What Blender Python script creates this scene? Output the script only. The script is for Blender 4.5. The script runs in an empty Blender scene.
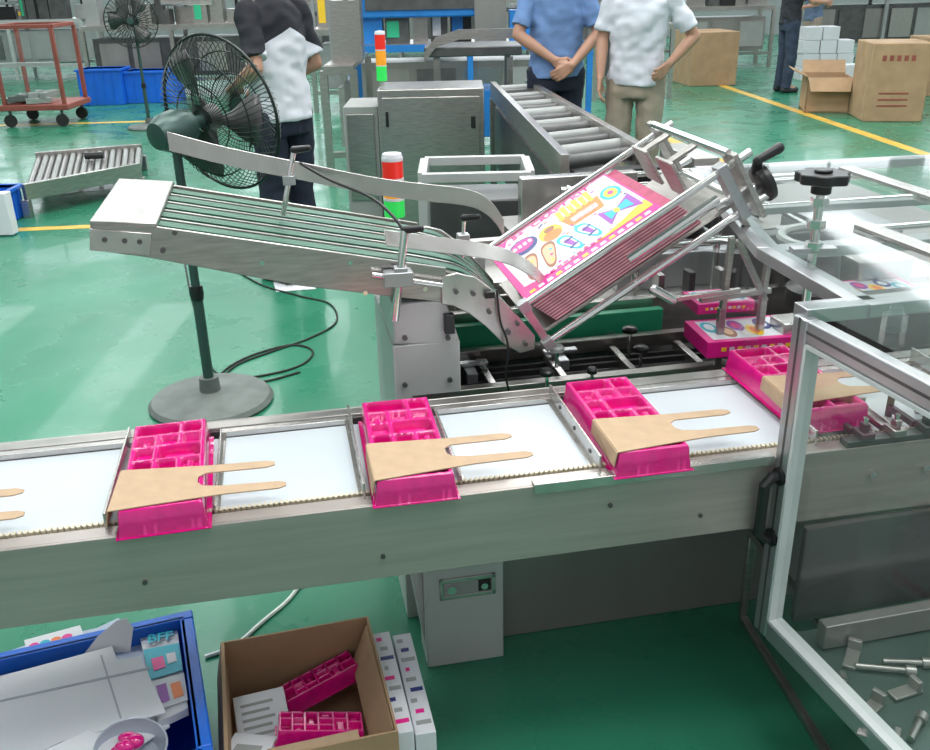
import bpy,bmesh,math,random
from mathutils import Vector as V, Matrix
random.seed(3)
SC=bpy.context.scene; C=SC.collection; R_=math.radians
# ---------------------------------------------------------------- camera model
F=930.;P=R_(23.5);RO=R_(1.2);H=1.7
Fw=V((0,math.cos(P),-math.sin(P)));R0=V((1,0,0));U0=V((0,math.sin(P),math.cos(P)))
Rr=R0*math.cos(RO)-U0*math.sin(RO);Up=U0*math.cos(RO)+R0*math.sin(RO)
def ray(x,y): return Fw*F+Rr*(x-465)-Up*(y-375)
def at(x,y,z=0.):
    r=ray(x,y);t=(z-H)/r.z;return V((r.x*t,r.y*t,z))
def aty(x,y,Y):
    r=ray(x,y);t=Y/r.y;return V((r.x*t,Y,H+r.z*t))
def atp(x,y,p0,n):
    r=ray(x,y);o=V((0,0,H));return o+r*((p0-o).dot(n)/r.dot(n))
cam=bpy.data.objects.new('camera',bpy.data.cameras.new('camera'));C.objects.link(cam)
M=Matrix((Rr,Up,-Fw)).transposed().to_4x4();M.translation=V((0,0,H));cam.matrix_world=M
cam.data.sensor_width=36;cam.data.lens=36*F/930;cam.data.clip_start=.02;SC.camera=cam
# conveyor frame
ZC=.75
CO=at(465,495,ZC);CU=(at(760,461,ZC)-at(0,553,ZC)).normalized();CV=V((-CU.y,CU.x,0))
CM=Matrix(((CU.x,CV.x,0,CO.x),(CU.y,CV.y,0,CO.y),(0,0,1,0),(0,0,0,1)));CI=CM.inverted()
def cz(x,y,z): return CI@at(x,y,z)
def pv(x,y,v):
    r=ray(x,y);d=V((r.x,r.y,0)).dot(CV);o=V((-CO.x,-CO.y,0)).dot(CV)
    t=(v-o)/d;return CI@V((r.x*t,r.y*t,H+r.z*t))
# ---------------------------------------------------------------- materials
def mat(name,col,rough=.5,metal=0.,var=.08,scale=8,bump=0.,stretch=None,coat=0.,emit=0,bscale=None):
    m=bpy.data.materials.new(name);m.use_nodes=True;N=m.node_tree.nodes;L=m.node_tree.links
    b=N['Principled BSDF'];b.inputs['Roughness'].default_value=rough;b.inputs['Metallic'].default_value=metal
    b.inputs['Coat Weight'].default_value=coat
    tc=N.new('ShaderNodeTexCoord');mp=N.new('ShaderNodeMapping');L.new(tc.outputs['Object'],mp.inputs[0])
    if stretch: mp.inputs['Scale'].default_value=stretch
    n=N.new('ShaderNodeTexNoise');n.inputs['Scale'].default_value=scale;n.inputs['Detail'].default_value=5
    L.new(mp.outputs[0],n.inputs['Vector'])
    r=N.new('ShaderNodeValToRGB');e=r.color_ramp.elements
    e[0].position=.3;e[1].position=.7
    e[0].color=(*[max(0,c*(1-var)) for c in col],1);e[1].color=(*[min(1,c*(1+var)) for c in col],1)
    L.new(n.outputs['Fac'],r.inputs[0]);L.new(r.outputs[0],b.inputs['Base Color'])
    if bump:
        bp=N.new('ShaderNodeBump');bp.inputs['Strength'].default_value=bump;bp.inputs['Distance'].default_value=.004
        if bscale:
            n2=N.new('ShaderNodeTexNoise');n2.inputs['Scale'].default_value=bscale;L.new(tc.outputs['Object'],n2.inputs['Vector']);L.new(n2.outputs['Fac'],bp.inputs['Height'])
        else: L.new(n.outputs['Fac'],bp.inputs['Height'])
        L.new(bp.outputs[0],b.inputs['Normal'])
    if emit:
        b.inputs['Emission Color'].default_value=(*col,1);b.inputs['Emission Strength'].default_value=emit
    return m
def glassmat(name,tint,refl=.5,base=.03,painted_sheen=0.,hc=(.75,.8,.8)):
    m=bpy.data.materials.new(name);m.use_nodes=True;N=m.node_tree.nodes;L=m.node_tree.links;N.clear()
    o=N.new('ShaderNodeOutputMaterial');t=N.new('ShaderNodeBsdfTransparent');t.inputs[0].default_value=(*tint,1)
    g=N.new('ShaderNodeBsdfGlossy');g.inputs['Roughness'].default_value=.05
    lw=N.new('ShaderNodeLayerWeight');lw.inputs['Blend'].default_value=.5
    pw=N.new('ShaderNodeMath');pw.operation='POWER';pw.inputs[1].default_value=3.
    mm=N.new('ShaderNodeMath');mm.operation='MULTIPLY_ADD';mm.inputs[1].default_value=refl;mm.inputs[2].default_value=base
    x=N.new('ShaderNodeMixShader');L.new(lw.outputs['Facing'],pw.inputs[0]);L.new(pw.outputs[0],mm.inputs[0]);L.new(mm.outputs[0],x.inputs[0]);L.new(t.outputs[0],x.inputs[1]);L.new(g.outputs[0],x.inputs[2])
    out=x
    if painted_sheen:  # pale diffuse mix paints in a sheen of reflected light
        d=N.new('ShaderNodeBsdfDiffuse');d.inputs[0].default_value=(*hc,1);y=N.new('ShaderNodeMixShader');y.inputs[0].default_value=painted_sheen
        L.new(x.outputs[0],y.inputs[1]);L.new(d.outputs[0],y.inputs[2]);out=y
    L.new(out.outputs[0],o.inputs[0])
    return m
m_steel=mat('stainless_brushed',(.44,.42,.40),.28,.88,.16,14,.04,(1,1,9))
m_rail=mat('stainless_rail',(.43,.385,.36),.33,.5,.10,3,.03,(.5,4,16))
m_steel2=mat('stainless_light',(.56,.54,.52),.26,.85,.10,12,.03,(1,6,1))
m_dsteel=mat('dark_steel',(.12,.12,.12),.4,.6,.2,9)
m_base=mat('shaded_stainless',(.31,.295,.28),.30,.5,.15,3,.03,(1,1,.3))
m_chrome=mat('chrome',(.80,.80,.79),.12,1.,.03,10)
m_alu=mat('anodised_aluminium',(.45,.46,.475),.30,.75,.05,20)
m_grey=mat('grey_paint',(.32,.33,.325),.45,.1,.08,5)
m_lgrey=mat('light_grey_paint',(.50,.51,.505),.38,.15,.06,5)
m_white=mat('white_plate',(.55,.60,.64),.3,.0,.03,5)
m_black=mat('black_plastic',(.012,.012,.013),.35,0,.2,20)
m_rubber=mat('black_rubber',(.02,.02,.02),.7,0,.2,30)
m_green=mat('green_plastic',(.03,.42,.22),.4,0,.1,8)
m_belt=mat('belt_grey',(.15,.15,.12),.5,.3,.3,14,.1,(1,12,1))
m_gbelt=mat('green_belt',(.025,.12,.075),.45,0,.15,14)
m_pink=mat('pink_foil_plastic',(.70,.006,.22),.13,.0,.15,24,.3,None,.7,0,50)
m_pinkp=mat('pink_print',(.78,.01,.26),.35,0,.06,10)
m_pinkd=mat('maroon_edge',(.42,.05,.13),.5,0,.2,30)
m_edge=mat('pale_edge',(.66,.42,.44),.5,0,.2,30)
m_card=mat('kraft_card',(.48,.335,.215),.75,0,.06,30,.1)
m_card2=mat('corrugated_card',(.40,.26,.15),.8,0,.12,6,.2)
m_paper=mat('white_paper',(.70,.71,.75),.5,0,.03,8)
m_blue=mat('blue_crate_plastic',(.01,.14,.66),.35,0,.1,5)
m_bluep=mat('blue_paint',(.02,.20,.58),.4,.1,.1,5)
m_teal=mat('teal_print',(.0,.42,.55),.4,0,.05,8)
m_yel=mat('yellow_print',(.95,.60,.03),.4,0,.05,8)
m_red=mat('red_plastic',(.75,.02,.01),.3,0,.05,8,0,None,.3,.25)
m_grn=mat('signal_green',(.03,.65,.10),.3,0,.05,8,0,None,.3,.35)
m_amb=mat('signal_amber',(.95,.36,.02),.3,0,.05,8,0,None,.3,.2)
m_prp=mat('purple_print',(.30,.05,.40),.4,0,.05,8)
m_org=mat('orange_print',(.85,.20,.03),.4,0,.05,8)
m_brn=mat('brown_print',(.30,.10,.04),.4,0,.05,8)
m_tan=mat('tan_print',(.70,.42,.25),.4,0,.05,8)
m_navy=mat('navy_print',(.02,.03,.20),.4,0,.05,8)
m_redp=mat('rust_red_paint',(.30,.08,.06),.5,.1,.15,8)
m_fan=mat('fan_green_grey',(.05,.095,.085),.35,.3,.1,8)
m_fanbase=mat('fan_base_iron',(.15,.17,.16),.6,.1,.25,10,.2)
m_wire=mat('fan_wire',(.03,.04,.035),.35,.6,.1,10)
m_skin=mat('skin',(.46,.25,.17),.5,0,.08,8)
m_hair=mat('black_hair',(.01,.009,.008),.5,0,.2,60,.3)
m_eye=mat('eye_dark',(.02,.015,.01),.2)
m_glass=glassmat('clear_acrylic_lid',(.93,.96,.95),.55,.045,.06,(.55,.62,.6))  # lid's pale reflected light partly painted in as diffuse colour
m_glassc=glassmat('clear_acrylic',(.95,.97,.97),.5,.04,.03)
m_glass2=glassmat('tinted_acrylic',(.88,.92,.905),.5,.06,.03)
m_linc=mat('floor_paint_yellow',(.72,.44,.07),.4,0,.15,5)
m_wall=mat('wall_paint',(.38,.41,.41),.7,0,.05,2)
m_win=mat('window_glow',(.9,.95,1.),.5,0,.02,2,0,None,0,2.5)
m_hose=mat('white_hose',(.65,.7,.68),.4)
m_tape=mat('packing_tape',(.55,.37,.20),.25)
m_floor=mat('green_epoxy_floor',(.030,.205,.120),.28,0,.18,.7,.02,None,.15,0,9)
N=m_floor.node_tree.nodes;L=m_floor.node_tree.links
n3=N.new('ShaderNodeTexNoise');n3.inputs['Scale'].default_value=2.3;n3.inputs['Detail'].default_value=8
tcf=[n for n in N if n.type=='TEX_COORD'][0];L.new(tcf.outputs['Object'],n3.inputs['Vector'])
mr=N.new('ShaderNodeMapRange');mr.inputs[1].default_value=.35;mr.inputs[2].default_value=.7;mr.inputs[3].default_value=.20;mr.inputs[4].default_value=.42
L.new(n3.outputs['Fac'],mr.inputs[0]);L.new(mr.outputs[0],N['Principled BSDF'].inputs['Roughness'])
N['Principled BSDF'].inputs['Specular IOR Level'].default_value=.42
# ---------------------------------------------------------------- mesh builder
class MB:
    def __init__(s,M=None): s.bm=bmesh.new();s.M=M or Matrix()
    def v(s,p): return s.bm.verts.new(s.M@V(p))
    def hexa(s,p):
        v=[s.v(q) for q in p]
        for f in ((0,1,2,3),(7,6,5,4),(0,4,5,1),(1,5,6,2),(2,6,7,3),(3,7,4,0)): s.bm.faces.new([v[i] for i in f])
        return s
    def box(s,x0,y0,z0,x1,y1,z1):
        return s.hexa([(x0,y0,z0),(x1,y0,z0),(x1,y1,z0),(x0,y1,z0),(x0,y0,z1),(x1,y0,z1),(x1,y1,z1),(x0,y1,z1)])
    def obox(s,c,a,b,d):
        c,a,b,d=V(c),V(a),V(b),V(d)
        return s.hexa([c-a-b-d,c+a-b-d,c+a+b-d,c-a+b-d,c-a-b+d,c+a-b+d,c+a+b+d,c-a+b+d])
    def quad(s,pts):
        s.bm.faces.new([s.v(p) for p in pts]);return s
    def prism(s,pts,vec):
        vec=V(vec);a=[s.v(p) for p in pts];b=[s.v(V(p)+vec) for p in pts];n=len(pts)
        s.bm.faces.new(a);s.bm.faces.new(b[::-1])
        for i in range(n): s.bm.faces.new([a[i],b[i],b[(i+1)%n],a[(i+1)%n]])
        return s
    def bar(s,a,b,w,h=None,up=(0,0,1)):
        a,b=V(a),V(b);h=h or w;d=(b-a);e=d.normalized();x=e.cross(V(up))
        if x.length<1e-3: x=e.cross(V((0,1,0)))
        x.normalize();y=x.cross(e)
        return s.obox((a+b)/2,d/2,x*w/2,y*h/2)
    def tube(s,pts,r,n=8,closed=False,cap=True):
        pts=[V(p) for p in pts];k=len(pts);rings=[];prev=None
        rr=r if isinstance(r,(list,tuple)) else [r]*k
        for i,p in enumerate(pts):
            if closed: t=pts[(i+1)%k]-pts[i-1]
            else: t=pts[min(i+1,k-1)]-pts[max(i-1,0)]
            t.normalize()
            if prev is None:
                x=t.cross(V((0,0,1)))
                if x.length<1e-3: x=t.cross(V((1,0,0)))
            else: x=prev-t*prev.dot(t)
            x.normalize();prev=x;y=t.cross(x)
            rings.append([s.v(p+(x*math.cos(2*math.pi*j/n)+y*math.sin(2*math.pi*j/n))*rr[i]) for j in range(n)])
        m=k if closed else k-1
        for i in range(m):
            a,b=rings[i],rings[(i+1)%k]
            for j in range(n): s.bm.faces.new([a[j],a[(j+1)%n],b[(j+1)%n],b[j]])
        if cap and not closed: s.bm.faces.new(rings[0][::-1]);s.bm.faces.new(rings[-1])
        return s
    def cyl(s,a,b,r,r2=None,n=18):
        return s.tube([a,b],[r,r if r2 is None else r2],n)
    def lathe(s,c,axis,prof,n=28):
        c=V(c);ax=V(axis).normalized();x=ax.cross(V((0,0,1)))
        if x.length<1e-3:x=V((1,0,0))
        x.normalize();y=ax.cross(x);rings=[]
        for (r,h) in prof:
            if r<1e-5: rings.append([s.v(c+ax*h)])
            else: rings.append([s.v(c+ax*h+(x*math.cos(2*math.pi*j/n)+y*math.sin(2*math.pi*j/n))*r) for j in range(n)])
        for a,b in zip(rings,rings[1:]):
            for j in range(n):
                k=(j+1)%n
                if len(a)==1 and len(b)==1: continue
                if len(a)==1: s.bm.faces.new([a[0],b[k],b[j]])
                elif len(b)==1: s.bm.faces.new([a[j],a[k],b[0]])
                else: s.bm.faces.new([a[j],a[k],b[k],b[j]])
        if len(rings[0])>1: s.bm.faces.new(rings[0][::-1])
        if len(rings[-1])>1: s.bm.faces.new(rings[-1])
        return s
    def ell(s,c,rx,ry=None,rz=None,n=14):
        ry=ry or rx;rz=rz or rx;c=V(c);rows=[]
        m=n//2+1
        for i in range(m+1):
            a=math.pi*i/m
            if i in(0,m): rows.append([s.v(c+V((0,0,rz*math.cos(a))))])
            else: rows.append([s.v(c+V((rx*math.sin(a)*math.cos(2*math.pi*j/n),ry*math.sin(a)*math.sin(2*math.pi*j/n),rz*math.cos(a)))) for j in range(n)])
        for a,b in zip(rows,rows[1:]):
            for j in range(n):
                k=(j+1)%n
                if len(a)==1: s.bm.faces.new([a[0],b[j],b[k]])
                elif len(b)==1: s.bm.faces.new([a[j],b[0],a[k]])
                else: s.bm.faces.new([a[j],b[j],b[k],a[k]])
        return s
    def ribbon(s,pts,w,t=.003):
        pts=[V(p) for p in pts];w=V(w);k=len(pts);A=[]
        for i,p in enumerate(pts):
            d=(pts[min(i+1,k-1)]-pts[max(i-1,0)]).normalized();q=d.cross(w).normalized()*t/2
            A.append([s.v(p-w/2-q),s.v(p+w/2-q),s.v(p+w/2+q),s.v(p-w/2+q)])
        for a,b in zip(A,A[1:]):
            for j in range(4): s.bm.faces.new([a[j],a[(j+1)%4],b[(j+1)%4],b[j]])
        s.bm.faces.new(A[0]);s.bm.faces.new(A[-1][::-1]);return s
    def loft(s,rings,n=20):
        RR=[]
        for (c,rx,ry) in rings:
            c=V(c);RR.append([s.v(c+V((rx*math.cos(2*math.pi*j/n),ry*math.sin(2*math.pi*j/n),0))) for j in range(n)])
        for a,b in zip(RR,RR[1:]):
            for j in range(n): s.bm.faces.new([a[j],a[(j+1)%n],b[(j+1)%n],b[j]])
        s.bm.faces.new(RR[0][::-1]);s.bm.faces.new(RR[-1]);return s
    def cap(s,a,b,r0,r1):
        s.ell(a,r0,n=12);s.ell(b,r1,n=12);s.cyl(a,b,r0,r1,12);return s
    def mesh(s,name):
        bmesh.ops.recalc_face_normals(s.bm,faces=s.bm.faces);me=bpy.data.meshes.new(name);s.bm.to_mesh(me);s.bm.free();return me
    def build(s,name,m,parent=None,label=None,bevel=0.,ang=35,mesh=None):
        me=mesh or s.mesh(name)
        o=bpy.data.objects.new(name,me);C.objects.link(o);me.materials.append(m)
        if parent:
            off=V((0,0,0));q=parent
            while q: off+=q.location;q=q.parent
            me.transform(Matrix.Translation(-off));o.parent=parent
        me.shade_smooth();me.set_sharp_from_angle(angle=R_(ang))
        if bevel:
            b=o.modifiers.new('bevel','BEVEL');b.width=bevel;b.segments=2;b.limit_method='ANGLE';b.angle_limit=R_(40)
        if label:o['label']=label
        return o
def pbar(name,m,par,a,b,w,h=None,up=(0,0,1),bv=.002,M=None): return MB(M).bar(a,b,w,h,up).build(name,m,par,bevel=bv)
def thing(name,label,cat,loc=(0,0,0),group=None):
    o=bpy.data.objects.new(name,None);C.objects.link(o);o.location=loc;o.empty_display_size=.1;tag(o,label,cat,group);return o
def tag(o,label,cat,group=None):
    o['label']=label;o['category']=cat
    if group:o['group']=group
    return o
def struct(o): o['kind']='structure';return o
def copy_tree(o,parent=None):
    c=o.copy();C.objects.link(c);c.parent=parent
    for ch in list(o.children): copy_tree(ch,c)
    return c
def text(body,name,m,parent,origin,xd,yd,size,label=None,bold=0):
    cu=bpy.data.curves.new('t','FONT');cu.body=body;cu.size=size;cu.extrude=.0002;cu.offset=bold;cu.align_x='CENTER';cu.align_y='CENTER'
    o=bpy.data.objects.new('t',cu);C.objects.link(o)
    dg=bpy.context.evaluated_depsgraph_get();me=bpy.data.meshes.new_from_object(o.evaluated_get(dg));bpy.data.objects.remove(o)
    xd=V(xd).normalized();yd=V(yd);yd=(yd-xd*yd.dot(xd)).normalized();z=xd.cross(yd)
    T=Matrix((xd,yd,z)).transposed().to_4x4();T.translation=V(origin);me.transform(T)
    me.materials.clear();return MB().build(name,m,parent,label,mesh=me)
def smooth(P_,k=8):
    Q=[]
    for i in range(len(P_)-1):
        p0=P_[max(i-1,0)];p1=P_[i];p2=P_[i+1];p3=P_[min(i+2,len(P_)-1)]
        for j in range(k):
            t=j/k;Q.append(.5*((2*p1)+(-p0+p2)*t+(2*p0-5*p1+4*p2-p3)*t*t+(-p0+3*p1-3*p2+p3)*t**3))
    Q.append(P_[-1]);return Q
zt=V((0,0,1))
# ================================================================ SETTING
MB().box(-16,-3,-.1,18,26,0).build('floor',m_floor)['kind']='structure'
def fline(a,b,w,n):
    a,b=at(*a),at(*b);d=(b-a).normalized();s=V((-d.y,d.x,0))*w/2
    struct(MB().prism([a-s,b-s,b+s,a+s],(0,0,.002)).build('trim_%d'%n,m_linc))
fline((640,58),(990,176),.13,1);fline((640,127),(760,178),.12,2)
fline((-60,233),(150,224),.10,3);fline((-60,127),(240,119),.12,4)
struct(MB().box(-16,26,0,18,26.2,7).build('wall_back',m_wall))
struct(MB().box(-16.2,-3,0,-16,26,7).build('wall_left',m_wall))
ceil=struct(MB().box(-16,-3,7,18,26,7.15).build('ceiling',mat('ceiling_sheet',(.34,.36,.37),.8,0,.1,1)))
m_addglow=mat('added_ceiling_glow',(.93,.97,1.),.5,0,.02,2,0,None,0,3.9)  # unseen glowing strips added for contrast in metal and floor reflections
for i in range(7):
    x=-13.5+i*4.6;MB().box(x,-3,6.93,x+1.3,25.5,6.97).build('added_glow_strip',m_addglow,ceil)
    for dx in (-.05,1.3): MB().box(x+dx,-3,6.88,x+dx+.05,25.5,7.0).build('added_strip_frame',m_alu,ceil)  # edging of the added glow strips
for i in range(7):
    x=-13+i*4.3
    w=struct(MB().box(x,25.9,2.0,x+3.4,25.98,5.8).build('window_%d'%(i+1),m_win))
    fr=MB()
    for q in (0,1.7,3.4): fr.box(x+q-.04,25.84,1.95,x+q+.04,25.96,5.85)
    for q in (2.0,3.9,5.8): fr.box(x-.04,25.84,q-.04,x+3.44,25.96,q+.04)
    fr.build('window_frame',m_alu,w)
# ================================================================ MAIN CONVEYOR
cv=thing('infeed_conveyor','long stainless flighted conveyor with white carrier plates crossing the foreground','conveyor',CM@V((0,.2,0)))
U0_,U1_=-1.45,1.75
MB(CM).box(U0_,0,.58,U1_,.006,.75).box(U0_,.006,.742,U1_,.042,.75).box(U0_,.006,.58,U1_,.03,.587).box(U0_,.036,.72,U1_,.042,.742).build('front_rail',m_rail,cv,bevel=.0015)
MB(CM).box(U0_,.434,.60,U1_,.44,.76).box(U0_,.40,.752,U1_,.434,.76).box(U0_,.40,.70,U1_,.406,.752).build('back_rail',m_steel,cv,bevel=.0015)
MB(CM).box(.14,-.004,.748,.66,.016,.757).box(.14,-.006,.735,.66,-.0005,.757).build('rail_cap',m_steel2,cv,bevel=.001)
MB(CM).box(U0_,.042,.69,U1_,.40,.70).build('bed_plate',m_dsteel,cv)
ch=MB(CM);u=U0_
while u<1.5:
    ch.box(u,.046,.730,u+.0055,.058,.7535);u+=.0105
ch.box(U0_,.058,.722,U1_,.061,.748);ch.build('toothed_chain',mat('chain_cream',(.62,.56,.43),.4,.1),cv,label='cream toothed chain edge')
for px,py in ((145,582),(383,556),(610,505),(700,515)):
    q=pv(px,py,0);MB(CM).cyl((q.x,.001,q.z),(q.x,-.004,q.z),.005,n=12).build('screw',m_dsteel,cv)
TP=.485;T0=cz(158,505,.80).x
TW=.172
toff=[0,0,0,-.035];tdv=[0,0,0,.075]
for k in range(-1,5):
    a=T0+TP*k+TW/2+.008;b=T0+TP*(k+1)-TW/2-.008
    if k==-1:a=max(a,U0_)
    MB(CM).box(a-.03,.062,.740,b+.02,.376,.745).build('carrier_plate',m_white,cv,bevel=.001)
    MB(CM).box(a,.378,.745,b,.398,.758).build('side_guide',m_steel2,cv,bevel=.001)
    MB(CM).box(a,.05,.745,a+.004,.385,.766).box(a+.004,.06,.745,a+.012,.38,.748).build('flight_plate',m_steel2,cv,bevel=.0008)
    pr=MB(CM).box(b-.010,.03,.745,b-.005,.40,.785).box(b-.018,.06,.745,b-.010,.38,.748).build('flight_plate',m_steel2,cv,bevel=.0008)
    for vv in (.09,.2,.31):
        MB(CM).cyl((b-.0105,vv,.766),(b-.0125,vv,.766),.005,n=10).build('rivet',m_dsteel,pr)
q=cz(428,668,0);q2=cz(505,660,0)
lv=q.y;lu0=q.x;lu1=q2.x
MB(CM).box(lu0,lv,.0,lu1,lv+.11,.60).build('leg',m_lgrey,cv,bevel=.003)
s0=pv(440,600,lv);s1=pv(495,572,lv)
MB(CM).box(s0.x,lv-.006,s0.z,s1.x,lv-.0005,s0.z+.012).box(s0.x,lv-.006,s1.z-.012,s1.x,lv-.0005,s1.z).box(s0.x,lv-.006,s0.z,s0.x+.01,lv-.0005,s1.z).box(s1.x-.01,lv-.006,s0.z,s1.x,lv-.0005,s1.z).build('slot_bracket',m_steel2,cv,bevel=.001)
zc=(s0.z+s1.z)/2
MB(CM).box(s0.x+.01,lv-.003,s0.z+.012,s1.x-.01,lv-.0007,s1.z-.012).build('slot_plate',m_grey,cv)
MB(CM).box(s1.x-.045,lv-.004,s0.z+.014,s1.x-.012,lv-.002,s1.z-.014).build('slot_opening',m_black,cv)
MB(CM).cyl((s0.x+.03,lv-.012,zc),(s0.x+.03,lv-.002,zc),.013,n=6).build('bolt',m_chrome,cv)
MB(CM).cyl((s1.x-.03,lv-.012,zc),(s1.x-.03,lv-.002,zc),.010,n=6).build('bolt',m_chrome,cv)
MB(CM).prism([(lu0,lv+.03,.6),(lu0-.07,lv+.03,.6),(lu0-.05,lv+.03,.45),(lu0,lv+.03,.05)],(0,.08,0)).build('gusset',m_lgrey,cv,bevel=.002)
# ================================================================ TRAYS + CARD INSERTS
def sst(x): x=min(1,max(0,x));return x*x*(3-2*x)
def tray_mesh(nx=64,ny=140,W=TW,D=.385,Hh=.053):
    b=MB();g=[]
    cA=[.016,.062,.110,.156];cB=[.016,.086,.156];cC=[.016,.110,.156];cD=[.016,.062,.156]
    rws=[.016,.078,.140,.204,.262,.316,.369]
    def hx(x,y):
        dx=min(x,1-x)*W;dy=min(y,1-y)*D;d=min(dx,dy)
        z=.001+sst((d-.005)/.007)*Hh
        X=x*W;Y=y*D
        ri=sum(Y>r_ for r_ in rws);cols=[cB,cB,cC,cA,cD,cA,cC,cB][ri]
        e=9
        for c_ in cols: e=min(e,abs(X-c_))
        for r_ in rws: e=min(e,abs(Y-r_))
        if d>.016:
            ci=sum(X>c_ for c_ in cols)
            k=sst((e-.0045)/.004)
            z-=k*[.018,.026,.014,.023,.017,.025,.015][(ci*2+ri)%7]
            if (ci+ri)%3==0: z+=.012*sst((e-.014)/.004)
        return z
    for j in range(ny+1):
        g.append([b.v((i/nx*W-W/2,j/ny*D-D/2,hx(i/nx,j/ny)+random.uniform(-1,1)*.0002)) for i in range(nx+1)])
    for j in range(ny):
        for i in range(nx): b.bm.faces.new([g[j][i],g[j][i+1],g[j+1][i+1],g[j+1][i]])
    lo=[b.v((sx*W/2,sy*D/2,0)) for sx,sy in((-1,-1),(1,-1),(1,1),(-1,1))];b.bm.faces.new(lo[::-1])
    me=b.bm;bmesh.ops.recalc_face_normals(me,faces=me.faces)
    m=bpy.data.meshes.new('tray');me.to_mesh(m);me.free();return m
tm=tray_mesh();tm.materials.append(m_pink);tm.shade_smooth();tm.set_sharp_from_angle(angle=R_(65))
ang=math.atan2(CU.y,CU.x)
tl=['glossy pink moulded tray on conveyor nearest the left end of the photo','glossy pink moulded tray second from left, in front of the feeder cabinet','glossy pink moulded tray third from left, beneath the tilted carton magazine','glossy pink moulded tray entering the guarded machine behind the door post']
cl=['brown two-pronged card insert on the leftmost whole pink tray','brown two-pronged card insert on the second pink tray, in front of feeder cabinet','brown two-pronged card insert on the third pink tray, under the carton magazine','brown two-pronged card insert on the pink tray behind the door glass']
def insert_mesh():
    b=MB();t=.0022
    pts=[(0,-.012),(.12,-.002),(.20,.004),(.308,.002),(.322,.009),(.322,.022),(.308,.029),(.20,.036),(.165,.045),(.155,.06),(.155,.082),(.17,.094),(.285,.090),(.302,.097),(.302,.109),(.285,.117),(.17,.124),(.10,.132),(.004,.143)]
    b.prism([(x,y,0) for x,y in pts],(0,0,t))
    b.prism([(0,-.012,0),(.004,.143,0),(.002,.143,-.03),(-.006,-.012,-.03)],(-.0022,0,0))
    return b.mesh('insert')
im=insert_mesh();im.materials.append(m_card)
def put_tray(k,lab,du=0.,rot=0,gp='pink trays on the conveyor',dv=0):
    o=bpy.data.objects.new('blister_tray',tm);C.objects.link(o);tag(o,lab,'tray',gp)
    o.location=CM@V((T0+TP*k+du,.178+dv,.7605 if dv else .7515));o.rotation_euler=(0,0,ang+R_(rot))
def put_card(k,lab,du=0.,rot=0,dv=0):
    c=bpy.data.objects.new('card_insert',im);C.objects.link(c);tag(c,lab,'card insert','card inserts on the trays')
    c.location=CM@V((T0+TP*k-TW/2+.004+du,.008+dv,.8155 if dv else .8065));c.rotation_euler=(0,0,ang+R_(rot))
for k in range(4):
    put_tray(k,tl[k],toff[k],[2,-1,0,0][k],dv=tdv[k]);put_card(k,cl[k],toff[k]+[-.004,0,.004,0][k],[0,1.5,1.5,0][k],tdv[k]*1.4)
put_card(-1,'brown card insert prongs poking in at the left photo edge',.010)
put_tray(-1,'pink tray just beyond the left photo edge under card prongs')
# ================================================================ MACHINE BODY
mb_=thing('cartoning_machine','stainless cartoning machine body with green guides behind the conveyor','machine',CM@V((.9,.7,0)))
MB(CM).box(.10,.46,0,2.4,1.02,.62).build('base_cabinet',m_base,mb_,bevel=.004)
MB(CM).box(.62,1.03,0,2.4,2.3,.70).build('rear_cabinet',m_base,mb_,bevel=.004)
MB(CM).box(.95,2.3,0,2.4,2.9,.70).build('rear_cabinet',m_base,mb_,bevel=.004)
MB(CM).box(-.02,.50,.62,2.4,1.0,.64).build('deck',m_dsteel,mb_)
for (v,z0,z1,m,nm,u0,u1) in ((.50,.645,.705,m_green,'green_guide',.10,.80),(.60,.64,.70,m_steel,'inner_rail',-.02,1.6),(.86,.66,.70,m_steel,'inner_rail',-.02,1.6),(.93,.68,.75,m_green,'green_guide',-.02,.80),(.985,.64,.77,m_steel2,'outer_rail',-.02,1.6)):
    MB(CM).box(u0,v,z0,u1,v+.03,z1).build(nm,m,mb_,bevel=.002)
for v in (.67,.71,.77,.81):
    MB(CM).box(-.02,v,.645,1.6,v+.012,.662).build('chain_rail',m_rubber,mb_)
for u in (.0,.2,.4,.6,.8):
    MB(CM).box(u,.64,.64,u+.02,.85,.68).build('pusher',m_steel2,mb_,bevel=.002)
def knobf(px,py,v,h=.05,r=.018,par=mb_,mt=m_black):
    q=pv(px,py,v)
    MB(CM).cyl((q.x,v,q.z-h),(q.x,v,q.z),.005,n=10).build('knob_stem',m_chrome,par)
    MB(CM).lathe((q.x,v,q.z),(0,0,1),[(r*.5,-.006),(r,-.002),(r,.008),(r*.7,.013),(0,.014)],16).build('knob',mt,par)
knobf(547,374,.57,.06);knobf(630,331,.8,.08,.022);knobf(641,350,.72,.06,.022);knobf(592,372,.6,.05,.014)
knobf(557,350,.66,.05,.02,mb_,m_lgrey)
for u,v in ((.15,.72),(.42,.75),(.62,.9)):
    MB(CM).box(u,v,.66,u+.03,v+.14,.69).box(u-.03,v+.05,.69,u+.07,v+.075,.70).build('cross_bracket',m_alu,mb_,bevel=.002)
sf=thing('support_frame_table','low steel frame stand directly behind the tilted carton magazine','stand',CM@V((.4,1.3,0)))
for v in (1.12,1.6): pbar('frame_rail',m_steel,sf,(.15,v,.80),(.58,v,.80),.04,M=CM)
for u in (.17,.56):
    pbar('frame_rail',m_steel,sf,(u,1.14,.80),(u,1.58,.80),.04,M=CM)
    for v in (1.12,1.6): pbar('leg',m_steel,sf,(u,v,0),(u,v,.78),.04,M=CM)
MB(CM).box(.2,1.15,.45,.54,1.57,.76).build('drive_box',m_base,sf,bevel=.006)
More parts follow.
